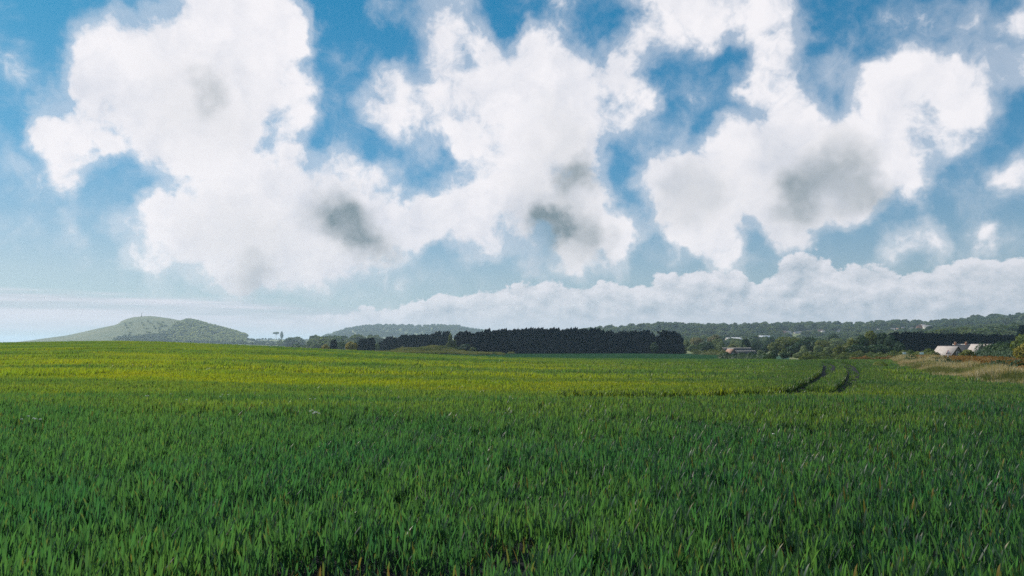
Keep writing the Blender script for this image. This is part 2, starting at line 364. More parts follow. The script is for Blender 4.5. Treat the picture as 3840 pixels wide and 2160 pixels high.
def H(x, y):
    """ground height in world coordinates"""
    x = np.asarray(x, float); y = np.asarray(y, float)
    r = np.hypot(x, y); th = np.arctan2(x, y)
    tm = math.atan(GU[-1]); thc = np.clip(th, -math.atan(-GU[0]), tm)
    wrap = np.clip((np.abs(th) - tm) / (math.pi - tm), 0, 1)
    d = np.maximum(r * np.cos(thc), .5); u = np.tan(thc)
    def look(uu):
        fi = np.clip((np.log(d) - GL[0]) / (GL[1] - GL[0]), 0, len(GL) - 1.001); fj = np.clip((uu - GU[0]) / (GU[1] - GU[0]), 0, len(GU) - 1.001)
        i = fi.astype(int); j = fj.astype(int); a = fi - i; b = fj - j
        return GZ[i, j] * (1 - a) * (1 - b) + GZ[i + 1, j] * a * (1 - b) + GZ[i, j + 1] * (1 - a) * b + GZ[i + 1, j + 1] * a * b
    z = look(u); mid = .5 * (look(np.full_like(u, GU[0])) + look(np.full_like(u, GU[-1])))
    z = z * (1 - sstep(wrap, 0, 1)) + mid * sstep(wrap, 0, 1)
    front = 1 - sstep(wrap, 0, .35)
    for d0, w0, w1, cx, ry in RIDGES:
        tp = np.interp(u, ux(np.array(cx, float)), [rel(v, d0) for v in ry], left=-60, right=None)
        w = np.where(d < d0, np.exp(-((d - d0) / w0) ** 2 * 1.2), np.exp(-((d - d0) / w1) ** 2))
        z = z + np.maximum(tp - z, 0) * w * front
    far = sstep(d, 250, 900)
    z = z + far * (1.6 * np.sin(x / 61. + y / 140.) * np.sin(y / 83. - x / 170.) + .7 * np.sin(x / 23.) * np.sin(y / 31.))
    near = (1 - sstep(d, 120, 260))
    z = z + near * (.035 * np.sin(x / 3.1 + .6 * y) * np.sin(y / 2.3) + .05 * np.sin(y / 6.1 + np.sin(x / 9.)) * sstep(d, 20, 50))
    return z + EYE
def h(x, y): return float(H(np.array([x]), np.array([y]))[0])
def G(px, d): return (ux(px) * d, d, h(ux(px) * d, d))

RIGHT_EDGE = np.array([(23, -60), (24.0, 20), (25.4, 36.7), (29.4, 51.7), (41.0, 79.0), (53.0, 103.0), (60, 118)])   # (x, y) of the field margin
def right_edge_x(y): return np.interp(y, RIGHT_EDGE[:, 1], RIGHT_EDGE[:, 0])
def in_crop(x, y):
    """main crop field"""
    u = x / np.maximum(y, 1e-3); px = u * F + 1920
    far = np.interp(px, [-400, 0, 480, 960, 1440, 1920, 2200, 2900, 3340], [165, 165, 168, 165, 150, 122, 118, 118, 110])
    return (y > -6) & (y < far) & (x < right_edge_x(y))

def build_ground():
    n1, n2 = 250, 560
    rr = np.exp(np.linspace(math.log(.8), math.log(9600), n1))
    th_f = np.linspace(-R(44), R(44), n2 - 80); th_b = np.linspace(R(44), 2 * math.pi - R(44), 82)[1:-1]
    th = np.concatenate([th_f, th_b])
    X = rr[:, None] * np.sin(th)[None]; Y = rr[:, None] * np.cos(th)[None]
    Z = H(X, Y); V = np.stack([X, Y, Z], -1).reshape(-1, 3)
    V = np.concatenate([V, [[0, 0, h(0, .5)]]]); nT = len(th)
    I = np.arange(n1 - 1)[:, None] * nT; J = np.arange(nT)[None]; J1 = (J + 1) % nT
    Q = np.stack([np.broadcast_to(I + J, (n1 - 1, nT)), I + nT + J, I + nT + J1, np.broadcast_to(I + J1, (n1 - 1, nT))], -1).reshape(-1, 4)[:, ::-1]
    cx = V[Q].mean(1); d = cx[:, 1]; px = cx[:, 0] / np.maximum(d, 1e-3) * F + 1920
    r = np.hypot(cx[:, 0], cx[:, 1])
    crop = in_crop(cx[:, 0], d) & (d > 0) | (r < 12)
    second = ~crop & (d > 112) & (d < 335) & (px > 1480) & (px < 2960)
    hill = (d > 1350) & (d < 2900) & (px > -500) & (px < 1010)
    regs = {'crop_field': (crop, M['soil']), 'young_crop_field': (second, M['field_green']), 'hill': (hill & ~crop & ~second, M['hill'])}
    rest = ~(crop | second | hill)
    tri = np.array([[n1 * 0 + j, (j + 1) % nT, len(V) - 1] for j in range(nT)])[:, ::-1]
    def mk(name, q, mat, extra=None):
        used, inv = np.unique(np.concatenate([q.ravel()] + ([extra.ravel()] if extra is not None else [])), return_inverse=True)
        lc = [4] * len(q) + ([3] * len(extra) if extra is not None else [])
        o = link(name, mesh_np(name, V[used], inv, lc, mat, True)); o['kind'] = 'structure'; return o
    for k, (mk_, mt) in regs.items(): mk(k, Q[mk_], mt, tri if k == 'crop_field' else None)
    mk('ground', Q[rest], M['meadow'])
build_ground()

# ------------------------------------------------------------------ scatter by geometry nodes (only for uncountable growth)
def hidden_collection(name, meshes):
    c = bpy.data.collections.new(name)
    for i, me in enumerate(meshes):
        o = bpy.data.objects.new('%s_%02d' % (name, i), me); c.objects.link(o)
    return c
def scatter(name, P, rot, scl, nvar, coll, label, cat):
    me = bpy.data.meshes.new(name); n = len(P)
    me.vertices.add(n); me.vertices.foreach_set('co', np.asarray(P, np.float32).ravel())
    a = me.attributes.new('rot', 'FLOAT_VECTOR', 'POINT'); a.data.foreach_set('vector', np.asarray(rot, np.float32).ravel())
    a = me.attributes.new('scl', 'FLOAT_VECTOR', 'POINT'); a.data.foreach_set('vector', np.asarray(scl, np.float32).ravel())
    a = me.attributes.new('idx', 'INT', 'POINT'); a.data.foreach_set('value', np.asarray(RNG.integers(0, nvar, n) if isinstance(nvar, int) else nvar, np.int32))
    o = link(name, me); o['kind'] = 'stuff'; o['label'] = label; o['category'] = cat
    ng = bpy.data.node_groups.new(name, 'GeometryNodeTree')
    ng.interface.new_socket('Geometry', in_out='INPUT', socket_type='NodeSocketGeometry'); ng.interface.new_socket('Geometry', in_out='OUTPUT', socket_type='NodeSocketGeometry')
    gi = ng.nodes.new('NodeGroupInput'); go = ng.nodes.new('NodeGroupOutput'); ip = ng.nodes.new('GeometryNodeInstanceOnPoints')
    ci = ng.nodes.new('GeometryNodeCollectionInfo'); ci.inputs['Collection'].default_value = coll
    ci.inputs['Separate Children'].default_value = True; ci.inputs['Reset Children'].default_value = True
    def na(nm, ty):
        k = ng.nodes.new('GeometryNodeInputNamedAttribute'); k.data_type = ty; k.inputs['Name'].default_value = nm; return k.outputs['Attribute']
    L = ng.links.new
    L(gi.outputs[0], ip.inputs['Points']); L(ci.outputs[0], ip.inputs['Instance']); ip.inputs['Pick Instance'].default_value = True
    L(na('idx', 'INT'), ip.inputs['Instance Index']); L(na('rot', 'FLOAT_VECTOR'), ip.inputs['Rotation']); L(na('scl', 'FLOAT_VECTOR'), ip.inputs['Scale'])
    L(ip.outputs[0], go.inputs[0])
    o.modifiers.new('scatter', 'NODES').node_group = ng
    return o

def blades(n, half, height, width, segs, lean, seed, base_lo=0.0, droop=.5, yellow=.03, length=None, tl=.30, round_=False, clump=0):
    """n leaves inside a square of half-size `half`: strips with a pointed tip, bent over"""
    g = np.random.default_rng(seed)
    if round_:
        rr = half * np.sqrt(g.random(n)); an = g.random(n) * 6.283; bx, by = rr * np.cos(an), rr * np.sin(an)
    elif clump:
        nc = max(3, n // clump); ci = g.integers(0, nc, n); sp = .036; hc = g.uniform(.62, 1.12, nc)[ci]
        bx = g.uniform(-half, half, nc)[ci] + g.normal(0, sp, n); by = g.uniform(-half, half, nc)[ci] + g.normal(0, sp, n)
    else: bx = g.uniform(-half, half, n); by = g.uniform(-half, half, n)
    L = (length or height) * g.uniform(.55, 1.15, n); W = width * g.uniform(.6, 1.25, n)
    az = g.uniform(0, 6.283, n); tilt = np.abs(g.normal(.0, tl, n)) + .06
    face = az + g.normal(0, .6, n) + math.pi / 2
    bend = g.uniform(.1, 1.0, n) * droop
    wind = np.array([lean, lean * .25])
    b0 = base_lo * g.random(n) ** .8 * height * (hc if clump and not round_ else 1)
    V = np.zeros((n, segs * 2 + 1, 3))
    pos = np.stack([bx, by, b0], -1); ang = tilt.copy()
    ts = np.linspace(0, 1, segs + 1)
    for i, tt in enumerate(ts):
        wprof = np.interp(tt, [0, .35, .65, .88, 1], [.55, 1.0, .9, .45, 0.0])
        side = np.stack([np.cos(face), np.sin(face), np.zeros(n)], -1) * (W * wprof * .5)[:, None]
        if i < segs: V[:, i * 2] = pos - side; V[:, i * 2 + 1] = pos + side
        else: V[:, segs * 2] = pos
        st = L / segs
        hx = np.sin(ang) * np.cos(az) + wind[0] * tt; hy = np.sin(ang) * np.sin(az) + wind[1] * tt
        pos = pos + np.stack([hx, hy, np.cos(ang)], -1) * st[:, None]
        ang = ang + bend * tt * 1.4 / segs * 2
    m = segs * 2 + 1; base = np.arange(n)[:, None] * m
    fl, lc = [], []
    q = np.concatenate([np.stack([base[:, 0] + 2 * i, base[:, 0] + 2 * i + 1, base[:, 0] + 2 * i + 3, base[:, 0] + 2 * i + 2], -1) for i in range(segs - 1)]) if segs > 1 else np.zeros((0, 4), int)
    tr = np.stack([base[:, 0] + 2 * (segs - 1), base[:, 0] + 2 * (segs - 1) + 1, base[:, 0] + 2 * segs], -1)
    tint = np.where(g.random(n) < yellow, g.uniform(.4, 1, n), g.uniform(0, .10, n))
    tip = g.random(n) < .06
    tv = np.repeat(tint[:, None], m, 1); tv[tip, -3:] = np.maximum(tv[tip, -3:], .45)
    return V.reshape(-1, 3), np.concatenate([q.ravel(), tr.ravel()]), np.concatenate([np.full(len(q), 4), np.full(len(tr), 3)]), tv.ravel()
def blade_mesh(name, mat, *a, **k):
    V, f, lc, tv = blades(*a, **k); me = mesh_np(name, V, f, lc, mat, True)
    at = me.attributes.new('tint', 'FLOAT', 'POINT')
    if len(me.vertices) == len(tv): at.data.foreach_set('value', tv.astype(np.float32))
    return me

def poly_at(points, top=True):
    """photograph points on the crop's surface -> plan positions, found by walking out along the sight line"""
    out = []
    for px, py in points:
        v = pdir(px, py); v = v / v[1]
        ds = np.linspace(19, 130, 900); z = EYE + v[2] * ds; g = H(v[0] * ds, ds) + (CROP_H if top else 0)
        k = np.argmax(z <= g); k = k if z[k] <= g[k] else -1
        out.append((v[0] * ds[k], ds[k]))
    return np.array(out)
def seg_dist(P, poly):
    best = np.full(len(P), 1e9)
    for a, b in zip(poly[:-1], poly[1:]):
        ab = b - a; t = np.clip(((P - a) @ ab) / max(ab @ ab, 1e-9), 0, 1)
        best = np.minimum(best, np.hypot(*(P - a - t[:, None] * ab).T))
    return best
def offset_line(P, o):
    T = np.gradient(P, axis=0); T /= np.linalg.norm(T, axis=1, keepdims=True); return P + np.stack([T[:, 1], -T[:, 0]], -1) * o
TRACKS = [np.array([(2.0, 26.3), (4.8, 27.2), (7.7, 28.5), (10.6, 30.6), (13.1, 34.3), (17.7, 43.5), (25.3, 59.5), (34.5, 80.8), (38.4, 91), (41.0, 100), (43.5, 112)])]
TRACKS.append(offset_line(TRACKS[0], 1.9))
def track_dist(P): return np.minimum(seg_dist(P, TRACKS[0]), seg_dist(P, TRACKS[1]))

def build_wheat():
    def grid(step, jit, r0, r1, half_ang=R(47)):
        n = int(r1 / step) + 2
        gx, gy = np.meshgrid(np.arange(-n, n + 1) * step, np.arange(-4, n + 1) * step)
        P = np.stack([gx.ravel(), gy.ravel()], -1); P = P + RNG.uniform(-jit, jit, P.shape)
        r = np.hypot(P[:, 0], P[:, 1]); th = np.abs(np.arctan2(P[:, 0], P[:, 1]))
        return P[(r >= r0) & (r < r1) & ((th < half_ang)) & in_crop(P[:, 0], P[:, 1])]
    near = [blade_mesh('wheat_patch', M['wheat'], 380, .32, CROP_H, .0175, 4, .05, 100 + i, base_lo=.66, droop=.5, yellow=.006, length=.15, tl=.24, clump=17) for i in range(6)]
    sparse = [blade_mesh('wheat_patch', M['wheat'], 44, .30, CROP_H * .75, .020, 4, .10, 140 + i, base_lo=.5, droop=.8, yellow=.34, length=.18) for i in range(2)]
    P = grid(.5, .06, 1.6, 15.5)
    hole = np.zeros(len(P), bool)
    for hx, hy, hr in ((-1.55, 5.0, .45), (-1.0, 4.8, .48), (-.5, 5.1, .5), (-.1, 5.5, .45), (-.9, 5.5, .36), (-1.45, 5.6, .3), (.2, 6.1, .36), (-.4, 4.5, .45), (-2.1, 4.6, .3), (1.9, 6.0, .3), (3.1, 7.4, .3), (-3.4, 7.0, .3), (1.1, 8.3, .3), (-1.8, 8.6, .28), (2.6, 5.1, .26)):
        hole |= np.hypot((P[:, 0] - hx), (P[:, 1] - hy)) < hr
    idx = np.where(hole, 6 + RNG.integers(0, 2, len(P)), RNG.integers(0, 6, len(P)))
    def put(name, P, coll, idx, zs, label, rotj=.35, lvl=None):
        z = H(P[:, 0], P[:, 1]); n = len(P)
        rot = np.zeros((n, 3)); rot[:, 2] = RNG.uniform(-rotj, rotj, n)
        scl = np.ones((n, 3)); scl[:, 2] = zs
        scatter(name, np.column_stack([P, z - .01]), rot, scl, idx, coll, label, 'wheat')
    wave = lambda P: 1 + .10 * np.sin(P[:, 0] * .9 + 2 * np.sin(P[:, 1] * .5)) * np.sin(P[:, 1] * 1.1) + RNG.uniform(-.06, .06, len(P))
    put('wheat_crop', P, hidden_collection('wheat_near', near + sparse), idx, wave(P) * np.where(hole, .85, 1), 'knee-high green wheat leaves in the foreground, some tips yellow')
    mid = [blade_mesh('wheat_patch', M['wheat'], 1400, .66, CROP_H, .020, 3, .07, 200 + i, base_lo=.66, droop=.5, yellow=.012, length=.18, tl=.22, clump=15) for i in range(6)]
    P = grid(1.1, .10, 15.0, 46); tdist = track_dist(P); P = P[tdist > 1.25]
    put('wheat_crop', P, hidden_collection('wheat_mid', mid), 6, wave(P), 'green wheat beyond the foreground rise')
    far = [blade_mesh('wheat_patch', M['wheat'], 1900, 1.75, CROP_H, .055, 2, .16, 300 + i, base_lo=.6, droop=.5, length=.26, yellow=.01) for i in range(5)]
    P = grid(3.0, .2, 45.5, 175); P = P[track_dist(P) > 2.9]
    streak = 1 + .16 * np.sin(P[:, 1] * .55 + 1.5 * np.sin(P[:, 0] * .045)) + .08 * np.sin(P[:, 1] * .23 + P[:, 0] * .02) + RNG.uniform(-.05, .05, len(P))
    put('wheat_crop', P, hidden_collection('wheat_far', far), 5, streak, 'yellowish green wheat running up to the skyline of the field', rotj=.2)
    # beside the wheel tracks: single tufts, so that the two ruts stay open
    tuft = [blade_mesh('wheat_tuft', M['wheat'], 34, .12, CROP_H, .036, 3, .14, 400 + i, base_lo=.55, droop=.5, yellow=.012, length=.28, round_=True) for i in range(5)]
    a = []
    for k in range(len(TRACKS[0]) - 1):
        p, q = TRACKS[0][k], TRACKS[0][k + 1]; L = np.hypot(*(q - p)); n = int(L * 8.6 * 26)
        tt = RNG.random(n); off = RNG.uniform(-4.3, 4.3, n); dirv = (q - p) / L; nor = np.array([dirv[1], -dirv[0]])
        a.append(p + tt[:, None] * (q - p) + off[:, None] * nor)
    P = np.concatenate(a); td = track_dist(P); lim = np.where(np.hypot(P[:, 0], P[:, 1]) < 46, 1.7, 3.9)
    rut = (td < .26) & (RNG.random(len(P)) < .15); keep = ((td > .43 + np.maximum(P[:, 1] - 40, 0) * .0075) | rut) & (td < lim) & in_crop(P[:, 0], P[:, 1]); P = P[keep]; rut = rut[keep]
    put('wheat_crop', P, hidden_collection('wheat_tufts', tuft), 5, RNG.uniform(.85, 1.12, len(P)) * np.where(rut, .3, 1) * np.where((P[:, 0] < 14) & (P[:, 1] < np.interp(P[:, 0], TRACKS[0][:, 0], TRACKS[0][:, 1]) - .3), .45, 1), 'wheat standing along both sides of the tractor wheel tracks', rotj=.6)
    # young crop of the second field
    yt = [blade_mesh('young_crop_patch', M['second_crop'], 700, 2.1, .16, .09, 1, .0, 450 + i, droop=.2, yellow=0) for i in range(3)]
    gx, gy = np.meshgrid(np.arange(-60, 110, 4.0), np.arange(120, 335, 4.0)); P = np.stack([gx.ravel(), gy.ravel()], -1)
    px = P[:, 0] / P[:, 1] * F + 1920
    P = P[(px > 1560) & (px < 2840) & ~in_crop(P[:, 0], P[:, 1])]
    put('young_crop', P, hidden_collection('young_patch', yt), 3, np.ones(len(P)), 'low bluish green crop of the second field before the windbreak')
build_wheat()

# ------------------------------------------------------------------ trees
def leaf_quads(C, N, size, g, aspect=1.5):
    """rhombic leaf sprays at C facing N"""
    n = len(C); N = N / np.maximum(np.linalg.norm(N, axis=1, keepdims=True), 1e-6)
    t = g.normal(size=(n, 3)); a = np.cross(N, t); a /= np.maximum(np.linalg.norm(a, axis=1, keepdims=True), 1e-6); b = np.cross(N, a)
    s = (size * g.uniform(.6, 1.3, n))[:, None]
    V = np.stack([C - a * s * aspect * .5, C - b * s * .5, C + a * s * aspect * .5, C + b * s * .5], 1).reshape(-1, 3)
    return V, np.arange(4 * n).reshape(n, 4)
def ball(c, r, g, nu=8, nv=5):
    V = [(0, 0, -1)]
    for i in range(1, nv):
        ph = -math.pi / 2 + math.pi * i / nv
        for j in range(nu): V.append((math.cos(ph) * math.cos(6.2832 * j / nu), math.cos(ph) * math.sin(6.2832 * j / nu), math.sin(ph)))
    V.append((0, 0, 1)); V = np.array(V) * (1 + g.uniform(-.12, .12, len(V)))[:, None]
    f = []
    for j in range(nu):
        j1 = (j + 1) % nu; f.append((0, 1 + j1, 1 + j)); f.append((len(V) - 1, 1 + (nv - 2) * nu + j, 1 + (nv - 2) * nu + j1))
        for i in range(nv - 2): f.append((1 + i * nu + j, 1 + i * nu + j1, 1 + (i + 1) * nu + j1, 1 + (i + 1) * nu + j))
    return V * np.asarray(r) + np.asarray(c), f
def crown_broad(seed, nlobe=16, nleaf=2600, leaf=.055, low=.12, flat=1.0, core=True, spread=.62):
    """crown of unit height and unit width (scaled by its object), lobed, with leaf sprays on every lobe"""
    g = np.random.default_rng(seed); mb = MB(); lobes = []
    for k in range(nlobe):
        while True:
            p = g.uniform(-1, 1, 3)
            if .25 < np.linalg.norm(p) < 1 and p[2] > -.75: break
        p = p / np.linalg.norm(p) * np.linalg.norm(p) ** .5
        rr = g.uniform(.13, .24)
        wz = 1 - .35 * max(p[2], 0)
        c = np.array([p[0] * (.5 - rr) * wz, p[1] * (.5 - rr) * wz, low + (1 - low) * .5 + p[2] * ((1 - low) * .5 - rr * .8)])
        lobes.append((c, np.array([rr, rr, rr * .85 * flat])))
    lobes.append((np.array([0, 0, low + (1 - low) * .45]), np.array([.27, .27, (1 - low) * .36])))
    if core:
        for c, r in lobes: mb.add(*ball(c, r * .80, g))
    ar = np.array([r[0] ** 2 for c, r in lobes]); cnt = (nleaf * ar / ar.sum()).astype(int)
    for (c, r), m in zip(lobes, cnt):
        dv = g.normal(size=(m, 3)); dv /= np.linalg.norm(dv, axis=1, keepdims=True)
        C = c + dv * r * g.uniform(.82, 1.16, (m, 1))
        ins = np.zeros(m, bool)
        for c2, r2 in lobes:
            if c2 is not c: ins |= (((C - c2) / (r2 * .78)) ** 2).sum(1) < 1
        C, dd = C[~ins], dv[~ins]
        if len(C): mb.addq(*leaf_quads(C, dd + g.normal(0, .55, dd.shape), leaf, g))
    return mb
def crown_cypress(seed, nleaf=2400, lean=.10):
    """wind-swept cypress of unit height, unit width: dense to the ground, ragged leaders on top bending down-wind"""
    g = np.random.default_rng(seed); mb = MB()
    nl = g.integers(4, 8); lead = [(g.uniform(-.28, .28), g.uniform(-.25, .25), g.uniform(.80, 1.0)) for _ in range(nl)]; lead[0] = (0.02, 0, 1.0)
    prof = lambda t: np.interp(t, [0, .05, .3, .6, .8, .92, 1], [.42, .50, .50, .47, .40, .25, .05])
    ph = g.uniform(0, 6.28, 3)
    V, f = [], []; k = 9
    tl = [0, .2, .45, .65, .8, .88]
    for t in tl:
        for j in range(k):
            a = 6.2832 * j / k; r = prof(t) * .82 * (1 + .12 * math.sin(3 * a + ph[0] + 5 * t)); V.append((r * math.cos(a) + lean * t * t, r * math.sin(a), t))
    for i in range(len(tl) - 1):
        for j in range(k): f.append((i * k + j, i * k + (j + 1) % k, (i + 1) * k + (j + 1) % k, (i + 1) * k + j))
    f.append(tuple(range(k * len(tl) - k, k * len(tl)))); mb.add(V, f)
    t = g.random(nleaf) ** .85 * .93; a = g.uniform(0, 6.2832, nleaf)
    r = prof(t) * (1 + .10 * np.sin(3 * a + ph[0] + 5 * t) + .08 * np.sin(5 * a + ph[1] - 9 * t)) * g.uniform(.85, 1.12, nleaf)
    C = np.stack([r * np.cos(a) + lean * t * t, r * np.sin(a), t], -1)
    out = np.stack([np.cos(a), np.sin(a), np.zeros(nleaf)], -1)
    up = np.stack([.30 + .55 * out[:, 0], .5 * out[:, 1], np.full(nleaf, 1.0)], -1); up /= np.linalg.norm(up, axis=1, keepdims=True)
    side = np.cross(up, out + g.normal(0, .5, out.shape)); side /= np.linalg.norm(side, axis=1, keepdims=True)
    Ls = g.uniform(.05, .11, nleaf)[:, None]; Ws = g.uniform(.05, .11, nleaf)[:, None] * .9
    mb.addq(np.stack([C - side * Ws, C + side * Ws, C + up * np.array([1, 1, .75]) * Ls * 1.5], 1).reshape(-1, 3), np.arange(nleaf * 3).reshape(-1, 3))
    for lx, ly, lz in lead:                                     # leaders
        m = 90; tt = g.random(m); C = np.stack([lx + lean * .9 + tt ** 1.5 * .27, np.full(m, ly), .80 + tt * (lz - .80)], -1) + g.normal(0, 1, (m, 3)) * np.array([.06, .06, .01]) * (1.1 - tt)[:, None]
        up = np.stack([g.uniform(.2, 1.0, m), g.normal(0, .3, m), np.ones(m)], -1); up /= np.linalg.norm(up, axis=1, keepdims=True)
        side = np.cross(up, g.normal(size=(m, 3))); side /= np.linalg.norm(side, axis=1, keepdims=True)
        L2 = .10; W2 = (.065 * (1.1 - tt * .6))[:, None]
        mb.addq(np.stack([C - side * W2, C + side * W2, C + up * L2], 1).reshape(-1, 3), np.arange(m * 3).reshape(-1, 3))
    return mb
def trunk_mb(seed, top=.6, rad=.045):
    g = np.random.default_rng(seed); mb = MB()
    dx, dy = g.uniform(-.05, .05, 2)
    mb.tube([(0, 0, -.04), (0, 0, .03), (dx, dy, top * .5), (dx * 1.5, dy * 2, top)], [rad * 1.5, rad, rad * .75, rad * .35], 8)
    for k in range(5):
        a = 6.2832 * k / 5 + g.uniform(-.4, .4); z0 = top * g.uniform(.4, .8); r = g.uniform(.2, .34)
        mb.tube([(dx, dy, z0), (dx + r * .5 * math.cos(a), dy + r * .5 * math.sin(a), z0 + .08), (dx + r * math.cos(a), dy + r * math.sin(a), z0 + .2)], [rad * .45, rad * .3, rad * .12], 6)
    return mb
MESH = {}
def crown_mesh(kind, i):
    key = (kind, i)
    if key not in MESH:
        if kind == 'cypress': me = crown_cypress(500 + i).mesh('crown', None)
        elif kind == 'broad': me = crown_broad(600 + i, 20, 3000, .060, .10).mesh('crown', None)
        elif kind == 'bush': me = crown_broad(640 + i, 13, 1700, .075, .0).mesh('crown', None)
        elif kind == 'willow': me = crown_broad(660 + i, 22, 2600, .050, .02, 1.25).mesh('crown', None)
        elif kind == 'poplar': me = crown_broad(680 + i, 18, 1600, .085, .02).mesh('crown', None)
        elif kind == 'umbrella': me = crown_broad(700 + i, 9, 900, .075, .66, .55).mesh('crown', None)
        elif kind == 'open': me = crown_broad(720 + i, 9, 700, .07, .35, .8, False).mesh('crown', None)
        MESH[key] = me
    return MESH[key]
MATMESH = {}
def with_mat(me, mat):
    k = (me.name, mat.name)
    if k not in MATMESH:
        c = me.copy(); c.materials.clear(); c.materials.append(mat); MATMESH[k] = c
    return MATMESH[k]
TRUNK = {}
def tree(name, kind, mat, x, y, height, width, label, cat='tree', group=None, var=None, depth=None, rz=None, z=None):
    i = random.randrange(4) if var is None else var
    o = empty(name, (x, y, (h(x, y) if z is None else z) - .15), 0)
    rz = random.uniform(0, 6.28) if rz is None else rz
    c = link('crown', with_mat(crown_mesh(kind, i), M[mat]), o, rz=rz); c.scale = (width, width if depth is None else depth, height)
    tk = ('u' if kind == 'umbrella' else 'b', i % 3)
    if tk not in TRUNK: TRUNK[tk] = trunk_mb(800 + i, .86 if kind == 'umbrella' else .6, .032 if kind == 'umbrella' else .05).mesh('trunk', M['bark'], True)
    t = link('trunk', TRUNK[tk], o, rz=rz); t.scale = (width * (.8 if kind != 'cypress' else .5), width * (.8 if kind != 'cypress' else .5), height)
    return tag(o, label, cat, group)
def tree_px(name, kind, mat, px, top, d, wpx, label, cat='tree', group=None, **k):
    """a tree measured in the photograph: column, row of its top, width in pixels, standing d metres off"""
    x = ux(px) * d; g = h(x, d); hh = max(EYE + rel(top, d) - g, .6) + .15
    return tree(name, kind, mat, x, d, hh, wpx / F * d, label, cat, group, **k)

# --- the long windbreak of dark conifers
WB = 'conifers of the long windbreak'
def wind_row(px0, px1, d0, d1, tops, spacing, label, group, width):
    L = math.hypot(ux(px1) * d1 - ux(px0) * d0, d1 - d0); n = int(L / spacing)
    for i in range(n + 1):
        f = i / n; x = ux(px0) * d0 * (1 - f) + ux(px1) * d1 * f; d = d0 * (1 - f) + d1 * f + random.uniform(-.6, .6)
        top = np.interp(px0 + (px1 - px0) * f, [a for a, b in tops], [b for a, b in tops]) + random.uniform(-7, 7)
        g = h(x, d); tree('conifer_tree', 'cypress', 'conifer', x, d, EYE + rel(top, d) - g + .15, width * random.uniform(.85, 1.2), label, 'tree', group, var=random.randrange(6), rz=random.uniform(-.5, .5))
wind_row(1795, 2432, 326, 326, [(1790, 1250), (1830, 1240), (2000, 1238), (2200, 1236), (2300, 1246), (2330, 1246), (2432, 1242)], 1.75, 'dark wind-swept conifer in the long dense windbreak behind the second field', WB, 4.2)
wind_row(1432, 1668, 392, 380, [(1425, 1280), (1450, 1270), (1520, 1262), (1600, 1254), (1668, 1248)], 2.1, 'dark conifer in the shorter receding windbreak behind the rough mound', 'conifers of the receding windbreak', 4.6)
tree_px('conifer_tree', 'cypress', 'conifer', 2515, 1243, 318, 80, 'broad dark conifer standing alone at the open end of the windbreak', depth=8)
tree_px('conifer_tree', 'cypress', 'conifer', 2468, 1262, 322, 40, 'low dark conifer filling the gap beside the broad end tree')
tree_px('round_tree', 'broad', 'dark_leaf', 2452, 1282, 316, 34, 'dull green bush at the foot of the gap in the windbreak')
for px, top, w in ((1738, 1244, 62), (1775, 1250, 50)):
    tree_px('conifer_tree', 'cypress', 'conifer', px, top, 340, w, 'stout dark conifer between the two windbreak rows', group='conifers between the rows')
for px, top in ((1690, 1250), (1704, 1272), (1680, 1285)):
    tree_px('poplar_tree', 'poplar', 'olive_leaf', px, top, 332, 22, 'narrow light green poplar against the dark windbreak', group='poplars at the windbreak')
tree_px('bush', 'bush', 'dark_leaf', 1742, 1288, 326, 60, 'dark green rounded bush in front of the stout conifers', 'bush')
tree_px('bush', 'bush', 'olive_leaf', 1775, 1300, 322, 34, 'small sunlit bush at the foot of the long windbreak', 'bush')
# --- clump left of the windbreak
tree_px('conifer_tree', 'cypress', 'conifer', 1252, 1274, 330, 22, 'small pointed dark conifer next to the golden tree')
tree_px('round_tree', 'broad', 'gold_leaf', 1222, 1291, 322, 36, 'low yellowish bush at the skyline of the field', 'bush')
tree_px('open_tree', 'open', 'dark_leaf', 1282, 1276, 345, 34, 'thin dark tree behind the golden tree')
tree_px('round_tree', 'broad', 'dark_leaf', 1335, 1275, 350, 26, 'dark tree peeping over the golden tree')
tree_px('round_tree', 'broad', 'gold_leaf', 1318, 1279, 300, 50, 'round golden green tree left of the windbreak')
for px, top, w in ((1362, 1270, 32), (1388, 1268, 34)):
    tree_px('conifer_tree', 'cypress', 'conifer', px, top, 335, w, 'square-topped dark conifer beside the golden tree', group='conifers beside the golden tree')
tree_px('round_tree', 'broad', 'light_leaf', 1415, 1284, 352, 22, 'pale green small tree at the left end of the receding windbreak')
tree_px('bush', 'bush', 'olive_leaf', 1510, 1297, 300, 24, 'rounded bush on the left of the rough mound', 'bush')
tree_px('bush', 'bush', 'dark_leaf', 1596, 1298, 297, 16, 'dark bush on top of the rough mound', 'bush')
tree_px('bush', 'bush', 'olive_leaf', 1634, 1310, 290, 16, 'small bush on the right slope of the rough mound', 'bush')

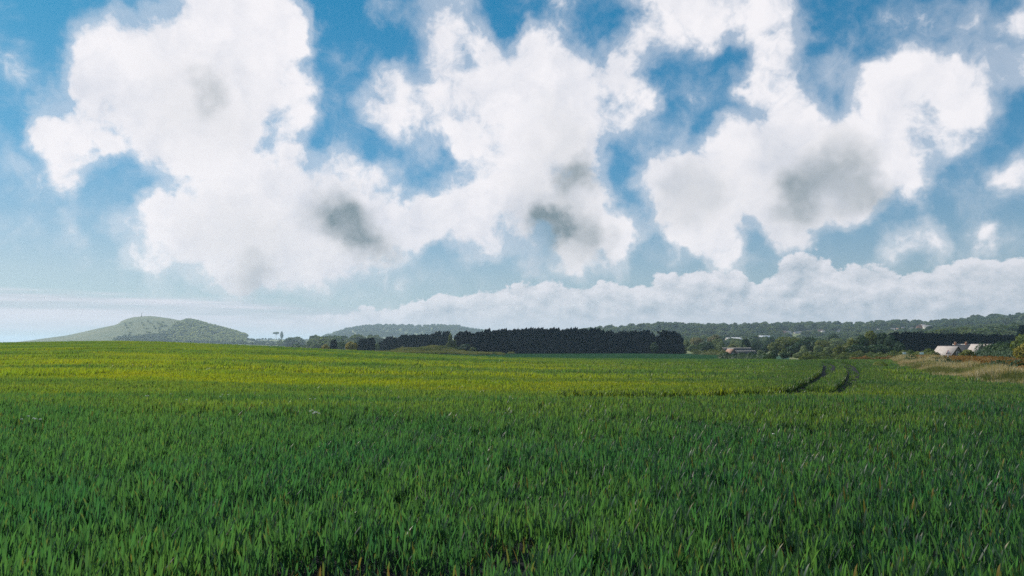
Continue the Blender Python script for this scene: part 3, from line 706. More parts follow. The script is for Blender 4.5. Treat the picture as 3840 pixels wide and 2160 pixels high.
# --- trees of the valley on the right
VG = 'trees of the valley'
vt = [ # kind, mat, px, top, d, width, label
 ('broad','light_leaf',2566,1272,390,50,'light green tree just right of the broad end conifer'),
 ('broad','brown_leaf',2612,1257,430,62,'brown tinged broad tree behind the light green ones'),
 ('broad','light_leaf',2596,1292,360,44,'pale yellowish green tree in front of the brown tinged ones'),
 ('broad','dark_leaf',2648,1276,352,66,'dark round tree among pale trees, beside the tiled roof'),
 ('broad','brown_leaf',2680,1254,450,70,'brown topped broad tree behind the dark round one'),
 ('broad','olive_leaf',2690,1264,410,50,'green tree under the brown topped one'),
 ('broad','light_leaf',2702,1280,372,40,'greyish green tree between the dark round tree and the tiled roof'),
 ('bush','olive_leaf',2560,1302,335,40,'low olive bush at the foot of the valley trees'),
 ('broad','olive_leaf',2745,1290,400,50,'olive tree above the tiled roof'),
 ('broad','light_leaf',2770,1278,470,60,'pale tree on the slope behind the tiled roof'),
 ('cypress','dark_leaf',2795,1271,365,28,'dark upright tree right of the tiled roof'),
 ('poplar','light_leaf',2790,1290,352,16,'small pale upright tree before the dark upright one'),
 ('broad','dark_leaf',2828,1282,372,42,'dark rounded tree between the upright tree and the cream bush'),
 ('broad','far_leaf',2830,1262,520,70,'hazy green tree on the valley side'),
 ('broad','far_leaf',2760,1262,560,60,'hazy green tree in front of the white sheds'),
 ('broad','far_leaf',2890,1262,480,60,'bluish green tree behind the great olive tree'),
 ('broad','dark_leaf',2866,1296,345,40,'dark purplish green tree behind the cream bush'),
 ('broad','olive_leaf',2955,1254,330,110,'great olive green tree with a sunlit dome'),
 ('broad','olive_leaf',2905,1282,300,64,'sunlit olive tree at the left foot of the great dome'),
 ('broad','dark_leaf',3045,1261,318,130,'wide dark green tree next to the great dome'),
 ('broad','dark_leaf',2990,1285,292,90,'dark spreading tree in front of the two great trees'),
 ('broad','olive_leaf',3080,1268,300,60,'olive tree at the right shoulder of the wide dark tree'),
 ('bush','light_leaf',2848,1312,280,28,'cream flowering bush beside the dark hedge'),
 ('bush','dark_leaf',2902,1310,240,34,'dark rounded bush under the sunlit olive tree'),
 ('bush','olive_leaf',2935,1306,245,40,'olive bush under the great dome'),
 ('bush','dark_leaf',2962,1315,225,36,'dark low bush beside the silver willow'),
 ('willow','light_leaf',3010,1297,222,36,'silver green willow with a pointed top'),
 ('bush','light_leaf',2990,1320,212,46,'pale low willow scrub at the field edge'),
 ('willow','light_leaf',3062,1292,226,40,'broad grey green willow by the hedge end'),
 ('willow','light_leaf',3100,1298,220,46,'feathery grey green willow against the dark tall trees'),
 ('bush','light_leaf',3085,1316,206,40,'rounded pale scrub at the foot of the feathery willow'),
 ('bush','dark_leaf',2935,1322,205,40,'dark low hedge bush left of the pale scrub'),
 ('broad','light_leaf',3130,1262,420,70,'pale green tree behind the tall leaning trees'),
 ('broad','dark_leaf',3120,1246,470,60,'dark flat topped tree on the valley side'),
]
for k, m, px, top, d, w, lb in vt:
    tree_px({'broad':'round_tree','bush':'bush','willow':'willow_tree','cypress':'upright_tree','poplar':'upright_tree'}[k], k, m, px, top, d, w, lb, 'bush' if k == 'bush' else 'tree', VG if k != 'bush' else None)
# tall leaning trees, sunlit along the top, then the dark conifer wall behind the farm
for px, top, d, w, m, lb in ((3150,1290,215,60,'olive_leaf','lowest of the tall leaning trees, next to the feathery willow'),(3185,1270,214,70,'olive_leaf','tall tree with a sunlit rounded left shoulder'),
        (3225,1256,216,70,'dark_leaf','tall dark tree with lit crown edge'),(3262,1240,220,76,'olive_leaf','tallest tree of the leaning clump'),(3305,1246,218,70,'dark_leaf','dark tree sloping down to the conifer wall'),
        (3335,1256,214,56,'dark_leaf','last dark tree before the conifer wall'),(3215,1290,206,90,'dark_leaf','dense dark undergrowth tree of the leaning clump'),(3290,1285,206,80,'dark_leaf','dark thicket under the tallest tree'),(3370,1278,200,44,'dark_leaf','rounded dark shrub in front of the conifer wall')):
    tree_px('tall_tree', 'broad', m, px, top, d, w, lb, 'tree', 'leaning tall trees')
def wall_row():
    n = 34
    for i in range(n):
        px = 3340 + (3830 - 3340) * i / (n - 1); d = 236
        top = np.interp(px, [3340, 3400, 3500, 3600, 3840], [1246, 1248, 1250, 1254, 1258]) + random.uniform(-3, 4)
        x = ux(px) * d; g = h(x, d)
        tree('conifer_tree', 'cypress', 'conifer', x, d + random.uniform(-.4, .4), EYE + rel(top, d) - g + .15, 2.5 * random.uniform(.9, 1.2), 'dark conifer in the tall clipped wall behind the farm buildings', 'tree', 'conifers of the clipped wall', var=random.randrange(6), rz=random.uniform(-.5, .5))
wall_row()
tree_px('conifer_tree', 'cypress', 'conifer', 3838, 1218, 210, 46, 'ragged dark conifer top standing above the ivy bush')
tree_px('bush', 'bush', 'olive_leaf', 3838, 1246, 120, 110, 'large sunlit ivy covered bush at the bend of the russet hedge', 'bush')
tree_px('bush', 'bush', 'gold_leaf', 3835, 1284, 112, 80, 'yellowish shrub below the ivy covered bush', 'bush')
tree_px('bush', 'bush', 'olive_leaf', 3622, 1308, 128, 60, 'spreading brownish green shrub before the farmhouse', 'bush')
tree_px('bush', 'bush', 'dark_leaf', 3888, 1270, 118, 90, 'dark shrub beyond the ivy covered bush', 'bush')
b = tree_px('bush', 'bush', 'dark_leaf', 2884, 1326, 122, 46, 'dark bush with white blossom at the end of the field hedge', 'bush')

# ------------------------------------------------------------------ hedges
def hedge(pts, width, height, mat, label, group=None, leaf=.20, dens=34, ragged=.25, seed=1, stems=True, name='hedge'):
    """pts plan polyline; leaf sprays on a lumpy bank-shaped body"""
    g = np.random.default_rng(seed); pts = np.array(pts, float); o = empty(name, (pts[0][0], pts[0][1], h(*pts[0])))
    org = np.array(o.location); mb = MB()
    seg = np.hypot(*np.diff(pts, axis=0).T); cum = np.concatenate([[0], np.cumsum(seg)]); L = cum[-1]
    def at(s):
        s = np.clip(s, 0, L); x = np.interp(s, cum, pts[:, 0]); y = np.interp(s, cum, pts[:, 1])
        e = .5; dx = np.interp(np.minimum(s + e, L), cum, pts[:, 0]) - np.interp(np.maximum(s - e, 0), cum, pts[:, 0]); dy = np.interp(np.minimum(s + e, L), cum, pts[:, 1]) - np.interp(np.maximum(s - e, 0), cum, pts[:, 1])
        l = np.maximum(np.hypot(dx, dy), 1e-6); return x, y, dy / l, -dx / l
    ph = g.uniform(0, 6.28, 6)
    def bumpf(s): return 1 + ragged * (.5 * np.sin(s / height * .9 + ph[0]) + .35 * np.sin(s / height * 2.3 + ph[1]) + .25 * np.sin(s / height * 4.7 + ph[2]))
    # core
    ns = max(4, int(L / (height * .6))); k = 7; ss = np.linspace(0, L, ns); x, y, nx, ny = at(ss); z0 = H(x, y); V = []
    for i in range(ns):
        hh = height * bumpf(ss[i]) * .82
        for j in range(k):
            a = math.pi * j / (k - 1); V.append((x[i] + nx[i] * math.cos(a) * width * .42, y[i] + ny[i] * math.cos(a) * width * .42, z0[i] - .1 + hh * math.sin(a) ** .6))
    fs = [(i * k + j, i * k + j + 1, (i + 1) * k + j + 1, (i + 1) * k + j) for i in range(ns - 1) for j in range(k - 1)]
    mb.add(np.array(V) - org, fs)
    n = int(L * (width + 2 * height) * dens * .2 / max(leaf, .05)); s = g.uniform(0, L, n); a = g.uniform(0, math.pi, n)
    x, y, nx, ny = at(s); hh = height * bumpf(s) * (1 + .12 * np.sin(s * 1.7 / leaf * .3 + ph[3])) * g.uniform(.85, 1.1, n); ww = width * .5 * g.uniform(.85, 1.15, n) * (1 + ragged * .6 * np.sin(s / width * 1.3 + ph[4]))
    px_, py_ = x + nx * np.cos(a) * ww, y + ny * np.cos(a) * ww
    C = np.stack([px_, py_, H(px_, py_) + hh * np.sin(a) ** .6], -1)
    N = np.stack([nx * np.cos(a), ny * np.cos(a), np.sin(a) + .2], -1) + g.normal(0, .5, (n, 3))
    mb.addq(*leaf_quads(C - org, N, leaf, g))
    mb.build('foliage', M[mat], o)
    if stems:
        tb = MB()
        for s_ in np.arange(.4, L, max(1.5, L / 40)):
            x1, y1, a1, b1 = [float(v) for v in at(np.array(s_))]; zz = h(x1, y1)
            tb.tube([(x1 - org[0], y1 - org[1], zz - .1 - org[2]), (x1 - org[0] + .05, y1 - org[1], zz + height * .6 - org[2])], [.05, .02], 5)
        st = tb.build('stems', M['bark'], o); st['kind'] = 'stuff'
    return tag(o, label, 'hedge', group)
def hp(*pd): return [(ux(px) * d, d) for px, d in pd]
hedge(hp((3008, 186), (3130, 184), (3260, 180), (3400, 172), (3500, 160)), 2.2, 1.55, 'olive_leaf', 'clipped green hedge running below the tall leaning trees', seed=3, leaf=.22)
hedge(hp((2992, 152), (3120, 150), (3250, 146), (3392, 138)), 1.8, 1.0, 'olive_leaf', 'lower hedge along the end of the crop field', seed=4, leaf=.2)
hedge(hp((3180, 139), (3300, 136), (3390, 132)), 1.6, .75, 'russet', 'low brownish hedge bank at the top of the field', seed=5, leaf=.2)
hedge([(67, 126), (62.5, 106), (57, 90), (52.5, 76), (49, 63), (47, 48)], 4.6, .8, 'russet', 'long russet hedge behind the pale verge grass', seed=6, leaf=.13, dens=40, ragged=.14)
hedge([(53, 96), (48.5, 82), (45, 71), (42, 60), (40.5, 52)], 3.0, .75, 'russet', 'lower russet and green scrub in front of the long russet hedge', seed=7, leaf=.12, dens=40, ragged=.3)
for i, (bx, by, lb) in enumerate(((46.4, 84, 'dark bramble clump in the verge beside the warning sign'), (43.4, 73, 'dark bramble clump in the middle of the pale verge'), (41.5, 63, 'broad dark bramble clump at the near part of the verge'), (44.8, 66, 'dark bramble clump against the russet hedge'))):
    hedge([(bx - .9, by + 1.5), (bx, by), (bx + .7, by - 1.5)], 2.0, 1.0, 'dark_leaf', lb, seed=60 + i, leaf=.12, dens=34, ragged=.4, name='bramble')
hedge([(37.3, 76), (36.0, 72)], 1.2, .6, 'olive_leaf', 'short green weed clump at the crop edge', seed=9, leaf=.10, ragged=.5, name='bramble')
hedge(hp((3672, 140), (3730, 136), (3800, 130), (3900, 124)), 3.0, 2.5, 'dark_leaf', 'tall dark hedge hiding the farmhouse', seed=10, leaf=.22, ragged=.15)
hedge(hp((2700, 205), (2780, 196), (2850, 178), (2892, 160)), 2.0, 1.25, 'dark_leaf', 'dark hedge sloping down beside the second field', seed=11, leaf=.22, ragged=.4)
hedge(hp((2600, 300), (2660, 292), (2720, 280)), 2.6, 1.6, 'olive_leaf', 'rough hedge at the top of the second field below the valley trees', seed=12, leaf=.26, ragged=.4)
FH = 'hedges of the distant fields'
for i, (a, bq, c_, d_, hh) in enumerate(((700, 1450, 1180, 1380, 3), (900, 1240, 1190, 1260, 2.2), (930, 1750, 1220, 1650, 3.5), (1010, 1110, 1160, 1300, 2.2))):
    hedge(hp((a, bq), ((a + c_) / 2, (bq + d_) / 2), (c_, d_)), 5, hh, 'far_leaf', 'thin dark hedge line between pale fields beside the wooded hill', FH, leaf=1.8, dens=26, seed=20 + i, ragged=.5, stems=False)

# ------------------------------------------------------------------ far woodland (reads as one mass)
def scatter_trees(name, pts, hgt, label, seed, mat='far_leaf', wr=(.9, 1.5)):
    g = np.random.default_rng(seed)
    ms = []
    for i in range(5):
        key = ('wood', mat, i)
        if key not in MESH: MESH[key] = crown_broad(900 + i, 10, 520, .13, .0).mesh('wood_crown', M[mat])
        ms.append(MESH[key])
    key = 'coll' + mat
    if key not in MESH: MESH[key] = hidden_collection('wood_' + mat, ms)
    n = len(pts); hh = hgt * g.uniform(.6, 1.25, n) if np.isscalar(hgt) else hgt
    w = hh * g.uniform(wr[0], wr[1], n); rot = np.zeros((n, 3)); rot[:, 2] = g.uniform(0, 6.28, n)
    z = H(pts[:, 0], pts[:, 1])
    scatter(name, np.column_stack([pts, z - .5]), rot, np.column_stack([w, w, hh]), g.integers(0, 5, n), MESH[key], label, 'woodland')
def fan(px0, px1, d0, d1, n, g):
    px = g.uniform(px0, px1, n); d = np.sqrt(g.uniform(d0 ** 2, d1 ** 2, n)); return px, d, np.stack([ux(px) * d, d], -1)
g = np.random.default_rng(31)
px, d, P = fan(560, 925, 1560, 2060, 1500, g)
up = (d - 1560) / 440
keep = (px > 640 + 120 * np.abs(up - .2) - 30) & ~((px < 665) & (up > .62)); keep &= (g.random(len(px)) < np.clip(.25 + (px - 560) / 200, .2, 1))
scatter_trees('hillside_wood', P[keep], 9, 'hazy broadleaf wood covering the right flank of the bare hill', 32, 'hill_leaf')
px, d, P = fan(470, 660, 1620, 1860, 70, g); scatter_trees('hill_scrub', P, 4, 'scattered scrub on the open slope of the bare hill', 45, 'hill_leaf', (1.2, 2.4))
px, d, P = fan(300, 372, 1600, 1640, 26, g); scatter_trees('hill_foot_wood', P, 10, 'small copse at the foot of the bare hill', 33)
px, d, P = fan(430, 640, 1560, 1680, 190, g); scatter_trees('hill_foot_wood', P, 9, 'belt of scrub along the foot of the bare hill', 34)
px, d, P = fan(925, 1160, 2300, 2700, 70, g); scatter_trees('skyline_wood', P, 6, 'thin line of trees on the skyline between the hills', 35)
px, d, P = fan(690, 1150, 1480, 1800, 20, g); scatter_trees('field_trees', P, 7, 'scattered trees among the pale fields beside the hill', 36)
px, d, P = fan(1050, 1140, 1180, 1260, 24, g); scatter_trees('field_trees', P, 15, 'small grove beside the pale fields', 44)
px, d, P = fan(1180, 1420, 760, 980, 130, g); scatter_trees('valley_wood', P, 17, 'round hazy wood behind the golden tree', 37)
px, d, P = fan(1110, 1250, 620, 700, 36, g); scatter_trees('valley_wood', P, 11, 'pale trees in the hollow behind the crest of the field', 38)
px, d, P = fan(1210, 2250, 2500, 3080, 1500, g); scatter_trees('far_hill_wood', P, 13, 'blue wooded hills beyond the windbreak', 39)
VIL = [(2742,1230,1350),(2772,1228,1350),(2938,1241,1180),(2950,1243,1185),(2990,1243,1200),(3012,1244,1190),(3068,1236,1210),(3092,1240,1200),(3135,1240,1190),(3200,1238,1150),(3222,1239,1150),(3298,1233,1120),(3340,1231,1130),(3362,1234,1120),(3372,1231,1120),(3385,1228,1125),(3420,1229,1120),(3432,1231,1110),(3448,1218,1160),(3476,1220,1150),(3464,1216,1170),(3152,1236,1210),(3035,1240,1200)]
px, d, P = fan(2160, 3900, 1080, 1540, 1500, g)
ok = np.ones(len(px), bool)
for vx, vt_, vd_ in VIL: ok &= ~((np.abs(px - vx) < 13) & (d < vd_ + 12) & (d > vd_ - 170))
P = P[ok]; scatter_trees('ridge_wood', P, 15, 'wooded ridge along the horizon with a village in it', 40)
px, d, P = fan(2500, 3300, 620, 1080, 420, g); scatter_trees('valley_wood', P, 11, 'wooded valley floor below the ridge', 41)
px, d, P = fan(3330, 4100, 420, 1000, 620, g); scatter_trees('slope_wood', P, 11, 'green wooded slope rising behind the conifer wall', 42)
# row of slim poplars by the white sheds and single trees on the ridge
for i in range(13):
    tree_px('poplar_tree', 'poplar', 'dark_leaf', 2706 + i * 8.6 + random.uniform(-1, 1), 1252 + random.uniform(-2, 3), 800, 8, 'slim dark poplar in the row behind the white sheds', group='poplars behind the white sheds')
tree_px('pine_tree', 'umbrella', 'dark_leaf', 2608, 1210, 1420, 26, 'umbrella pine on two tall trunks standing above the ridge')
tree_px('pine_tree', 'umbrella', 'dark_leaf', 2596, 1216, 1430, 14, 'smaller pine leaning beside the umbrella pine')
tree_px('pine_tree', 'umbrella', 'dark_leaf', 2646, 1219, 1410, 26, 'flat topped pine just right of the umbrella pine')
tree_px('round_tree', 'broad', 'dark_leaf', 2905, 1213, 1380, 44, 'large dome shaped tree on the ridge beside the block')
tree_px('round_tree', 'broad', 'dark_leaf', 3235, 1208, 1300, 26, 'dark pointed tree standing on the ridge above the village')
tree_px('round_tree', 'broad', 'dark_leaf', 3489, 1199, 1250, 20, 'single dark round tree on the bare part of the ridge')
tree_px('round_tree', 'broad', 'dark_leaf', 3723, 1184, 1150, 24, 'low dark round tree on the high end of the ridge')
tree_px('round_tree', 'broad', 'dark_leaf', 3765, 1181, 1150, 18, 'small dark tree between two others on the high end of the ridge')
tree_px('round_tree', 'broad', 'dark_leaf', 3790, 1176, 1150, 28, 'pointed dark tree at the high end of the ridge')
tree_px('pine_tree', 'umbrella', 'far_leaf', 1038, 1243, 2250, 26, 'flat spreading pine on the skyline between the hills')
tree_px('round_tree', 'broad', 'far_leaf', 1059, 1240, 2250, 13, 'upright tree beside the flat skyline pine')
tree_px('open_tree', 'open', 'far_leaf', 1390, 1251, 700, 36, 'grey open tree rising behind the receding windbreak')

# ------------------------------------------------------------------ buildings
def roof_mat(name, c1, c2, s=6.0): return plain(name, c1, c2, s, .75, 6, .4, .25, (1, 1, 1.6))
M['slate_pale'] = roof_mat('pale_stone_roof', (.34, .29, .27), (.47, .42, .40), 2.6)
M['slate_dark'] = roof_mat('dark_slate_roof', (.025, .03, .037), (.05, .05, .058))
M['tile_red'] = roof_mat('red_tile_roof', (.30, .16, .11), (.42, .25, .19))
M['tile_grey'] = roof_mat('grey_tile_roof', (.28, .26, .26), (.40, .37, .36))
M['wall_stone'] = plain('stone_wall', (.07, .06, .05), (.13, .11, .09), 3.5, .9, 6, .5)
M['wall_white'] = plain('white_render', (.70, .68, .63), (.80, .78, .74), 1.5, .85)
M['wall_cream'] = plain('cream_render', (.55, .48, .38), (.66, .60, .50), 1.5, .85)
M['wall_brick'] = plain('brick_wall', (.20, .09, .06), (.30, .15, .10), 4, .9)
M['shed'] = plain('white_sheet_roof', (.74, .74, .76), (.82, .82, .82), .8, .4)
M['ridge'] = plain('ridge_tile', (.55, .50, .46), (.70, .66, .60), 5, .8)
M['glass'] = plain('window_glass', (.015, .02, .025), (.03, .035, .045), 2, .08, spec=.6)
M['frame'] = plain('painted_frame', (.72, .72, .70), (.80, .80, .78), 4, .5)
M['door'] = plain('painted_door', (.02, .025, .03), (.035, .04, .045), 4, .5)
M['pot'] = plain('chimney_pot', (.50, .32, .22), (.60, .42, .30), 6, .8)

def house(name, px, d, L, W, eave, ridge, rz, wall, roof, label, group=None, chim=(), wins=(), back=False, door=None, z=None, overhang=.3, cat='house'):
    """gabled house: ridge along local x. wins: (face, along, height, w, h), face in f(ront) g(able+x) b(gable-x)"""
    x, y, g = G(px, d); o = empty(name, (x, y, (g if z is None else z) - .2), rz); hl, hw = L / 2, W / 2
    mb = MB()
    V = [(-hl, -hw, 0), (hl, -hw, 0), (hl, hw, 0), (-hl, hw, 0), (-hl, -hw, eave), (hl, -hw, eave), (hl, hw, eave), (-hl, hw, eave), (-hl, 0, ridge - .12), (hl, 0, ridge - .12)]
    mb.add(V, [(0, 1, 5, 4), (2, 3, 7, 6), (1, 2, 6, 9, 5), (3, 0, 4, 8, 7)]); mb.build('wall', M[wall], o)
    rb = MB(); t = .14; ov = overhang; sl = (ridge - eave) / hw; e0 = eave - ov * sl
    for s in (-1, 1):
        a = [(-hl - ov, s * (hw + ov), e0), (hl + ov, s * (hw + ov), e0), (hl + ov, 0, ridge), (-hl - ov, 0, ridge)]
        bq = [(p[0], p[1], p[2] + t) for p in a]
        f = [(0, 1, 2, 3), (4, 5, 6, 7), (0, 1, 5, 4), (1, 2, 6, 5), (3, 0, 4, 7)]
        rb.add(a + bq, f)
    ro = rb.build('roof', M[roof], o)
    k = max(3, int(L / .5)); tb = MB()
    for i in range(k):
        x0 = -hl - ov + (L + 2 * ov) * i / k; x1 = x0 + (L + 2 * ov) / k - .03
        tb.add([(x0, -.14, ridge + t - .10), (x1, -.14, ridge + t - .10), (x1, 0, ridge + t + .06), (x0, 0, ridge + t + .06), (x0, .14, ridge + t - .10), (x1, .14, ridge + t - .10)], [(0, 1, 2, 3), (3, 2, 5, 4), (0, 3, 4), (1, 5, 2)])
    tb.build('ridge_tiles', M['slate_dark'] if roof == 'slate_pale' else M['ridge'], ro)
    for cx in chim:
        cb = MB(); cb.box(cx - .3, cx + .3, -.28, .28, ridge - .7, ridge + .45); cb.box(cx - .35, cx + .35, -.33, .33, ridge + .45, ridge + .53)
        co = cb.build('chimney', M['wall_brick'], ro)
        for q in (-.15, .15): MB().tube([(cx + q, 0, ridge + .52), (cx + q, 0, ridge + .82)], [.10, .08], 8).build('chimney_pot', M['pot'], ro)
    for fc, al, hz, ww, wh in wins:
        wb, fb = MB(), MB()
        if fc == 'f':
            wb.box(al - ww / 2, al + ww / 2, -hw - .015, -hw + .05, hz, hz + wh)
            for s in ((-ww / 2 - .06, -ww / 2 + .02), (ww / 2 - .02, ww / 2 + .06), (-.03, .03)): fb.box(al + s[0], al + s[1], -hw - .06, -hw + .02, hz - .06, hz + wh + .06)
            fb.box(al - ww / 2 + .025, al - .035, -hw - .055, -hw + .02, hz - .06, hz + .02); fb.box(al + .035, al + ww / 2 - .025, -hw - .055, -hw + .02, hz - .06, hz + .02)
            fb.box(al - ww / 2 + .025, al - .035, -hw - .055, -hw + .02, hz + wh - .02, hz + wh + .06); fb.box(al + .035, al + ww / 2 - .025, -hw - .055, -hw + .02, hz + wh - .02, hz + wh + .06)
        else:
            s = 1 if fc == 'g' else -1; a0, a1 = sorted((s * (hl - .05), s * (hl + .015))); b0, b1 = sorted((s * (hl - .02), s * (hl + .06)))
            wb.box(a0, a1, al - ww / 2, al + ww / 2, hz, hz + wh)
            for q in ((-ww / 2 - .06, -ww / 2 + .02), (ww / 2 - .02, ww / 2 + .06)): fb.box(b0, b1, al + q[0], al + q[1], hz - .06, hz + wh + .06)
            fb.box(b0, b1, al - ww / 2 + .025, al + ww / 2 - .025, hz - .06, hz + .02); fb.box(b0, b1, al - ww / 2 + .025, al + ww / 2 - .025, hz + wh - .02, hz + wh + .06)
        wo = fb.build('window', M['frame'], o); wb.build('pane', M['glass'], wo)
    if door is not None:
        db = MB(); db.box(door - .55, door + .55, -hw - ov - .12, -hw + .05, .2, eave + .25); do = db.build('door', M['door'], o, False)
        MB().box(door + .3, door + .38, -hw - ov - .17, -hw - ov - .115, 1.15, 1.25).build('handle', M['frame'], do)
        MB().box(door - .7, door + .7, -hw - ov - .2, -hw + .35, eave + .252, eave + .34).build('door_hood', M['slate_dark'], do)
    return tag(o, label, cat, group)
# farm on the right
ZF = EYE + rel(1338, 170)
def zat(py, d): return EYE + rel(py, d)
house('barn', 3550, 190, 5.4, 4.6, 1.3, 3.5, R(-72), 'wall_stone', 'slate_pale', 'small stone outbuilding with a bleached pale roof behind the russet hedge', wins=(('g', 0, 1.3, .7, .8),), door=-1.2, z=zat(1294, 190) - 3.6, cat='barn')
house('farmhouse', 3634, 206, 8.0, 5.5, 2.4, 4.5, R(-36), 'wall_stone', 'slate_dark', 'long farmhouse with a dark slate roof and brick chimneys', chim=(-3.6, -1.0), wins=(('f', -2, 1.0, .9, 1.1), ('f', 1.2, 1.0, .9, 1.1)), z=zat(1290, 206) - 4.5)
house('farmhouse_wing', 3657, 203, 2.6, 4.4, 2.2, 4.6, R(-72), 'wall_stone', 'slate_pale', 'farmhouse wing whose pale roof slope catches the sun', group='sunlit wings of the farmhouse', wins=(('g', 0, 1.5, .8, 1.0),), z=zat(1288, 203) - 4.6)
house('farmhouse_wing', 3699, 203, 2.4, 4.4, 2.2, 4.6, R(-72), 'wall_stone', 'slate_pale', 'farmhouse wing whose pale roof slope catches the sun', group='sunlit wings of the farmhouse', wins=(('g', 0, 1.5, .8, 1.0),), z=zat(1288, 203) - 4.6)
# tiled cottage in the valley, dark barn beside it
house('cottage', 2737, 330, 3.2, 5.0, 2.0, 4.4, R(-62), 'wall_stone', 'tile_red', 'cottage with a pinkish tiled roof slope beyond the second field', wins=(('g', 0, 1.6, .9, 1.0),), z=zat(1307, 330) - 4.4)
house('field_barn', 2760, 345, 13, 6.0, 2.2, 4.6, R(4), 'wall_stone', 'slate_dark', 'long dark roofed barn behind the pinkish cottage', wins=(('f', 3, .9, .9, .8),), z=zat(1304, 345) - 4.6, cat='barn')
house('field_barn', 2793, 338, 9, 5.0, 1.8, 3.6, R(8), 'wall_stone', 'slate_dark', 'low dark roofed barn below the dark upright tree', wins=(('f', 2, .8, .8, .8),), z=zat(1315, 338) - 3.6, cat='barn')
# white roofed sheds in the valley
for i, (px, top, L) in enumerate(((2738, 1266, 9), (2758, 1265, 10), (2774, 1266, 9), (2788, 1268, 8))):
    house('shed', px, 760, L, 8, 2.6, 4.4, R(12), 'wall_cream', 'shed', 'white sheet roofed shed in the row before the poplars', 'white sheds before the poplars', wins=(('f', 0, 1.0, 1.4, 1.0),), z=zat(top, 760) - 4.4, cat='shed')
house('shed', 2860, 820, 15, 12, 3.0, 6.2, R(8), 'wall_cream', 'shed', 'single large white roofed shed among the valley trees', wins=(('f', 2, 1.2, 1.6, 1.2),), z=zat(1258, 820) - 6.2, cat='shed')
# village on the ridge
wl = ['wall_white', 'wall_cream', 'wall_white', 'wall_brick']; rl = ['tile_red', 'tile_grey', 'tile_grey', 'slate_dark']
cw = ['white', 'cream', 'white', 'brick']; cr = ['red tiled', 'grey tiled', 'grey tiled', 'dark slate']
for i, (px, top, d) in enumerate(VIL):
    a = (i * 7 + 1) % 4; bq = (i * 5 + 2) % 4
    house('village_house', px, d, random.uniform(9, 14), 8, 4.6, 7.2, R(random.uniform(-50, 50)), wl[a], rl[bq], '%s walled village house with a %s roof among ridge trees' % (cw[a], cr[bq]), 'village houses on the ridge', chim=(-3,), wins=(('f', -2.5, 1.2, 1.4, 1.3), ('f', 2.5, 1.2, 1.4, 1.3), ('f', -2.5, 3.2, 1.4, 1.1), ('f', 2.5, 3.2, 1.4, 1.1)), z=zat(top, d) - 7.0)
def block(px, d, top, L, hh, label):
    x, y, g = G(px, d); z = zat(top, d) - hh; o = empty('apartment_block', (x, y, z), R(5)); mb = MB(); mb.box(-L / 2, L / 2, -5, 5, 0, hh - .4); mb.build('wall', M['wall_cream'], o)
    MB().box(-L / 2 - .4, L / 2 + .4, -5.4, 5.4, hh - .4, hh).build('roof', M['tile_grey'], o)
    for fl in range(int(hh / 3)):
        for k in range(int(L / 4)):
            MB().box(-L / 2 + 1.2 + k * 4, -L / 2 + 3.0 + k * 4, -5.04, -4.9, 1 + fl * 3, 2.5 + fl * 3).build('window', M['glass'], o)
    tag(o, label, 'building')
block(2942, 1420, 1221, 12, 12, 'small flat roofed block standing out of the ridge trees')
block(3048, 1420, 1222, 18, 9, 'long low flat roofed building on the ridge line')
# monument on the bare hill
x, y, g = G(531, 1985)
o = empty('monument', (x, y, g - .3)); MB().box(-1.1, 1.1, -1.1, 1.1, 0, 1.6).build('plinth', M['wall_stone'], o)
MB().tube([(0, 0, 1.6), (0, 0, 7.6)], [.62, .45], 10).build('shaft', M['wall_stone'], o); MB().tube([(0, 0, 7.5), (0, 0, 8.0), (0, 0, 8.9), (0, 0, 9.3)], [.5, .95, .95, .2], 10).build('cap', M['wall_stone'], o)
tag(o, 'slim stone monument on the bare hill top', 'monument')

# ------------------------------------------------------------------ road sign and small boards by the lane
M['sign_red'] = plain('sign_red', (.38, .02, .02), (.46, .03, .03), 6, .45)
M['sign_white'] = plain('sign_white', (.72, .74, .76), (.80, .80, .80), 6, .45)
M['sign_black'] = plain('sign_black', (.01, .01, .01), (.02, .02, .02), 6, .5)
M['sign_blue'] = plain('sign_pale_blue', (.30, .48, .52), (.40, .56, .58), 6, .5)
M['metal'] = plain('galvanised_post', (.20, .21, .22), (.30, .31, .32), 6, .5, metal=.6)
def warning_sign():
    d = 92.0; px = 3549; x = ux(px) * d; g = h(x, d); zt = zat(1312, d); zb = zat(1328.5, d); w = 19 / F * d
    o = empty('road_sign', (x, d, g), R(-4)); zt -= g; zb -= g
    def tri(k, yo, th=.02):
        cz = zb + (zt - zb) * .36; P = [(-w / 2, zb), (w / 2, zb), (0, zt)]; P = [(a * k, cz + (b_ - cz) * k) for a, b_ in P]
        V = [(a, yo - th, b_) for a, b_ in P] + [(a, yo, b_) for a, b_ in P]
        return MB().add(V, [(0, 1, 2), (5, 4, 3), (0, 3, 4, 1), (1, 4, 5, 2), (2, 5, 3, 0)])
    pl = tri(1.0, -.05).build('plate', M['sign_red'], o); tri(.74, -.074, .006).build('face', M['sign_white'], pl)
    cz = zb + (zt - zb) * .30; s = w * .30
    sb = MB()                                                     # bent arrow symbol
    sb.add([(p[0] * s, -.084, cz + p[1] * s) for p in ((-.62, -.25), (-.10, -.25), (-.10, .30), (.10, .30), (-.18, .75), (-.48, .30), (-.28, .30), (-.28, -.08), (-.62, -.08))], [tuple(range(9))])
    sb.add([(p[0] * s, -.084, cz + p[1] * s) for p in ((.05, -.30), (.70, -.30), (.70, -.10), (.05, -.10))], [(0, 1, 2, 3)])
    sb.build('symbol', M['sign_black'], pl)
    MB().tube([(0, 0, -.2), (0, 0, zb + .5)], [.038, .038], 10).build('post', M['metal'], o)
    tag(o, 'triangular red bordered warning sign on a post in the russet hedge', 'road sign')
warning_sign()
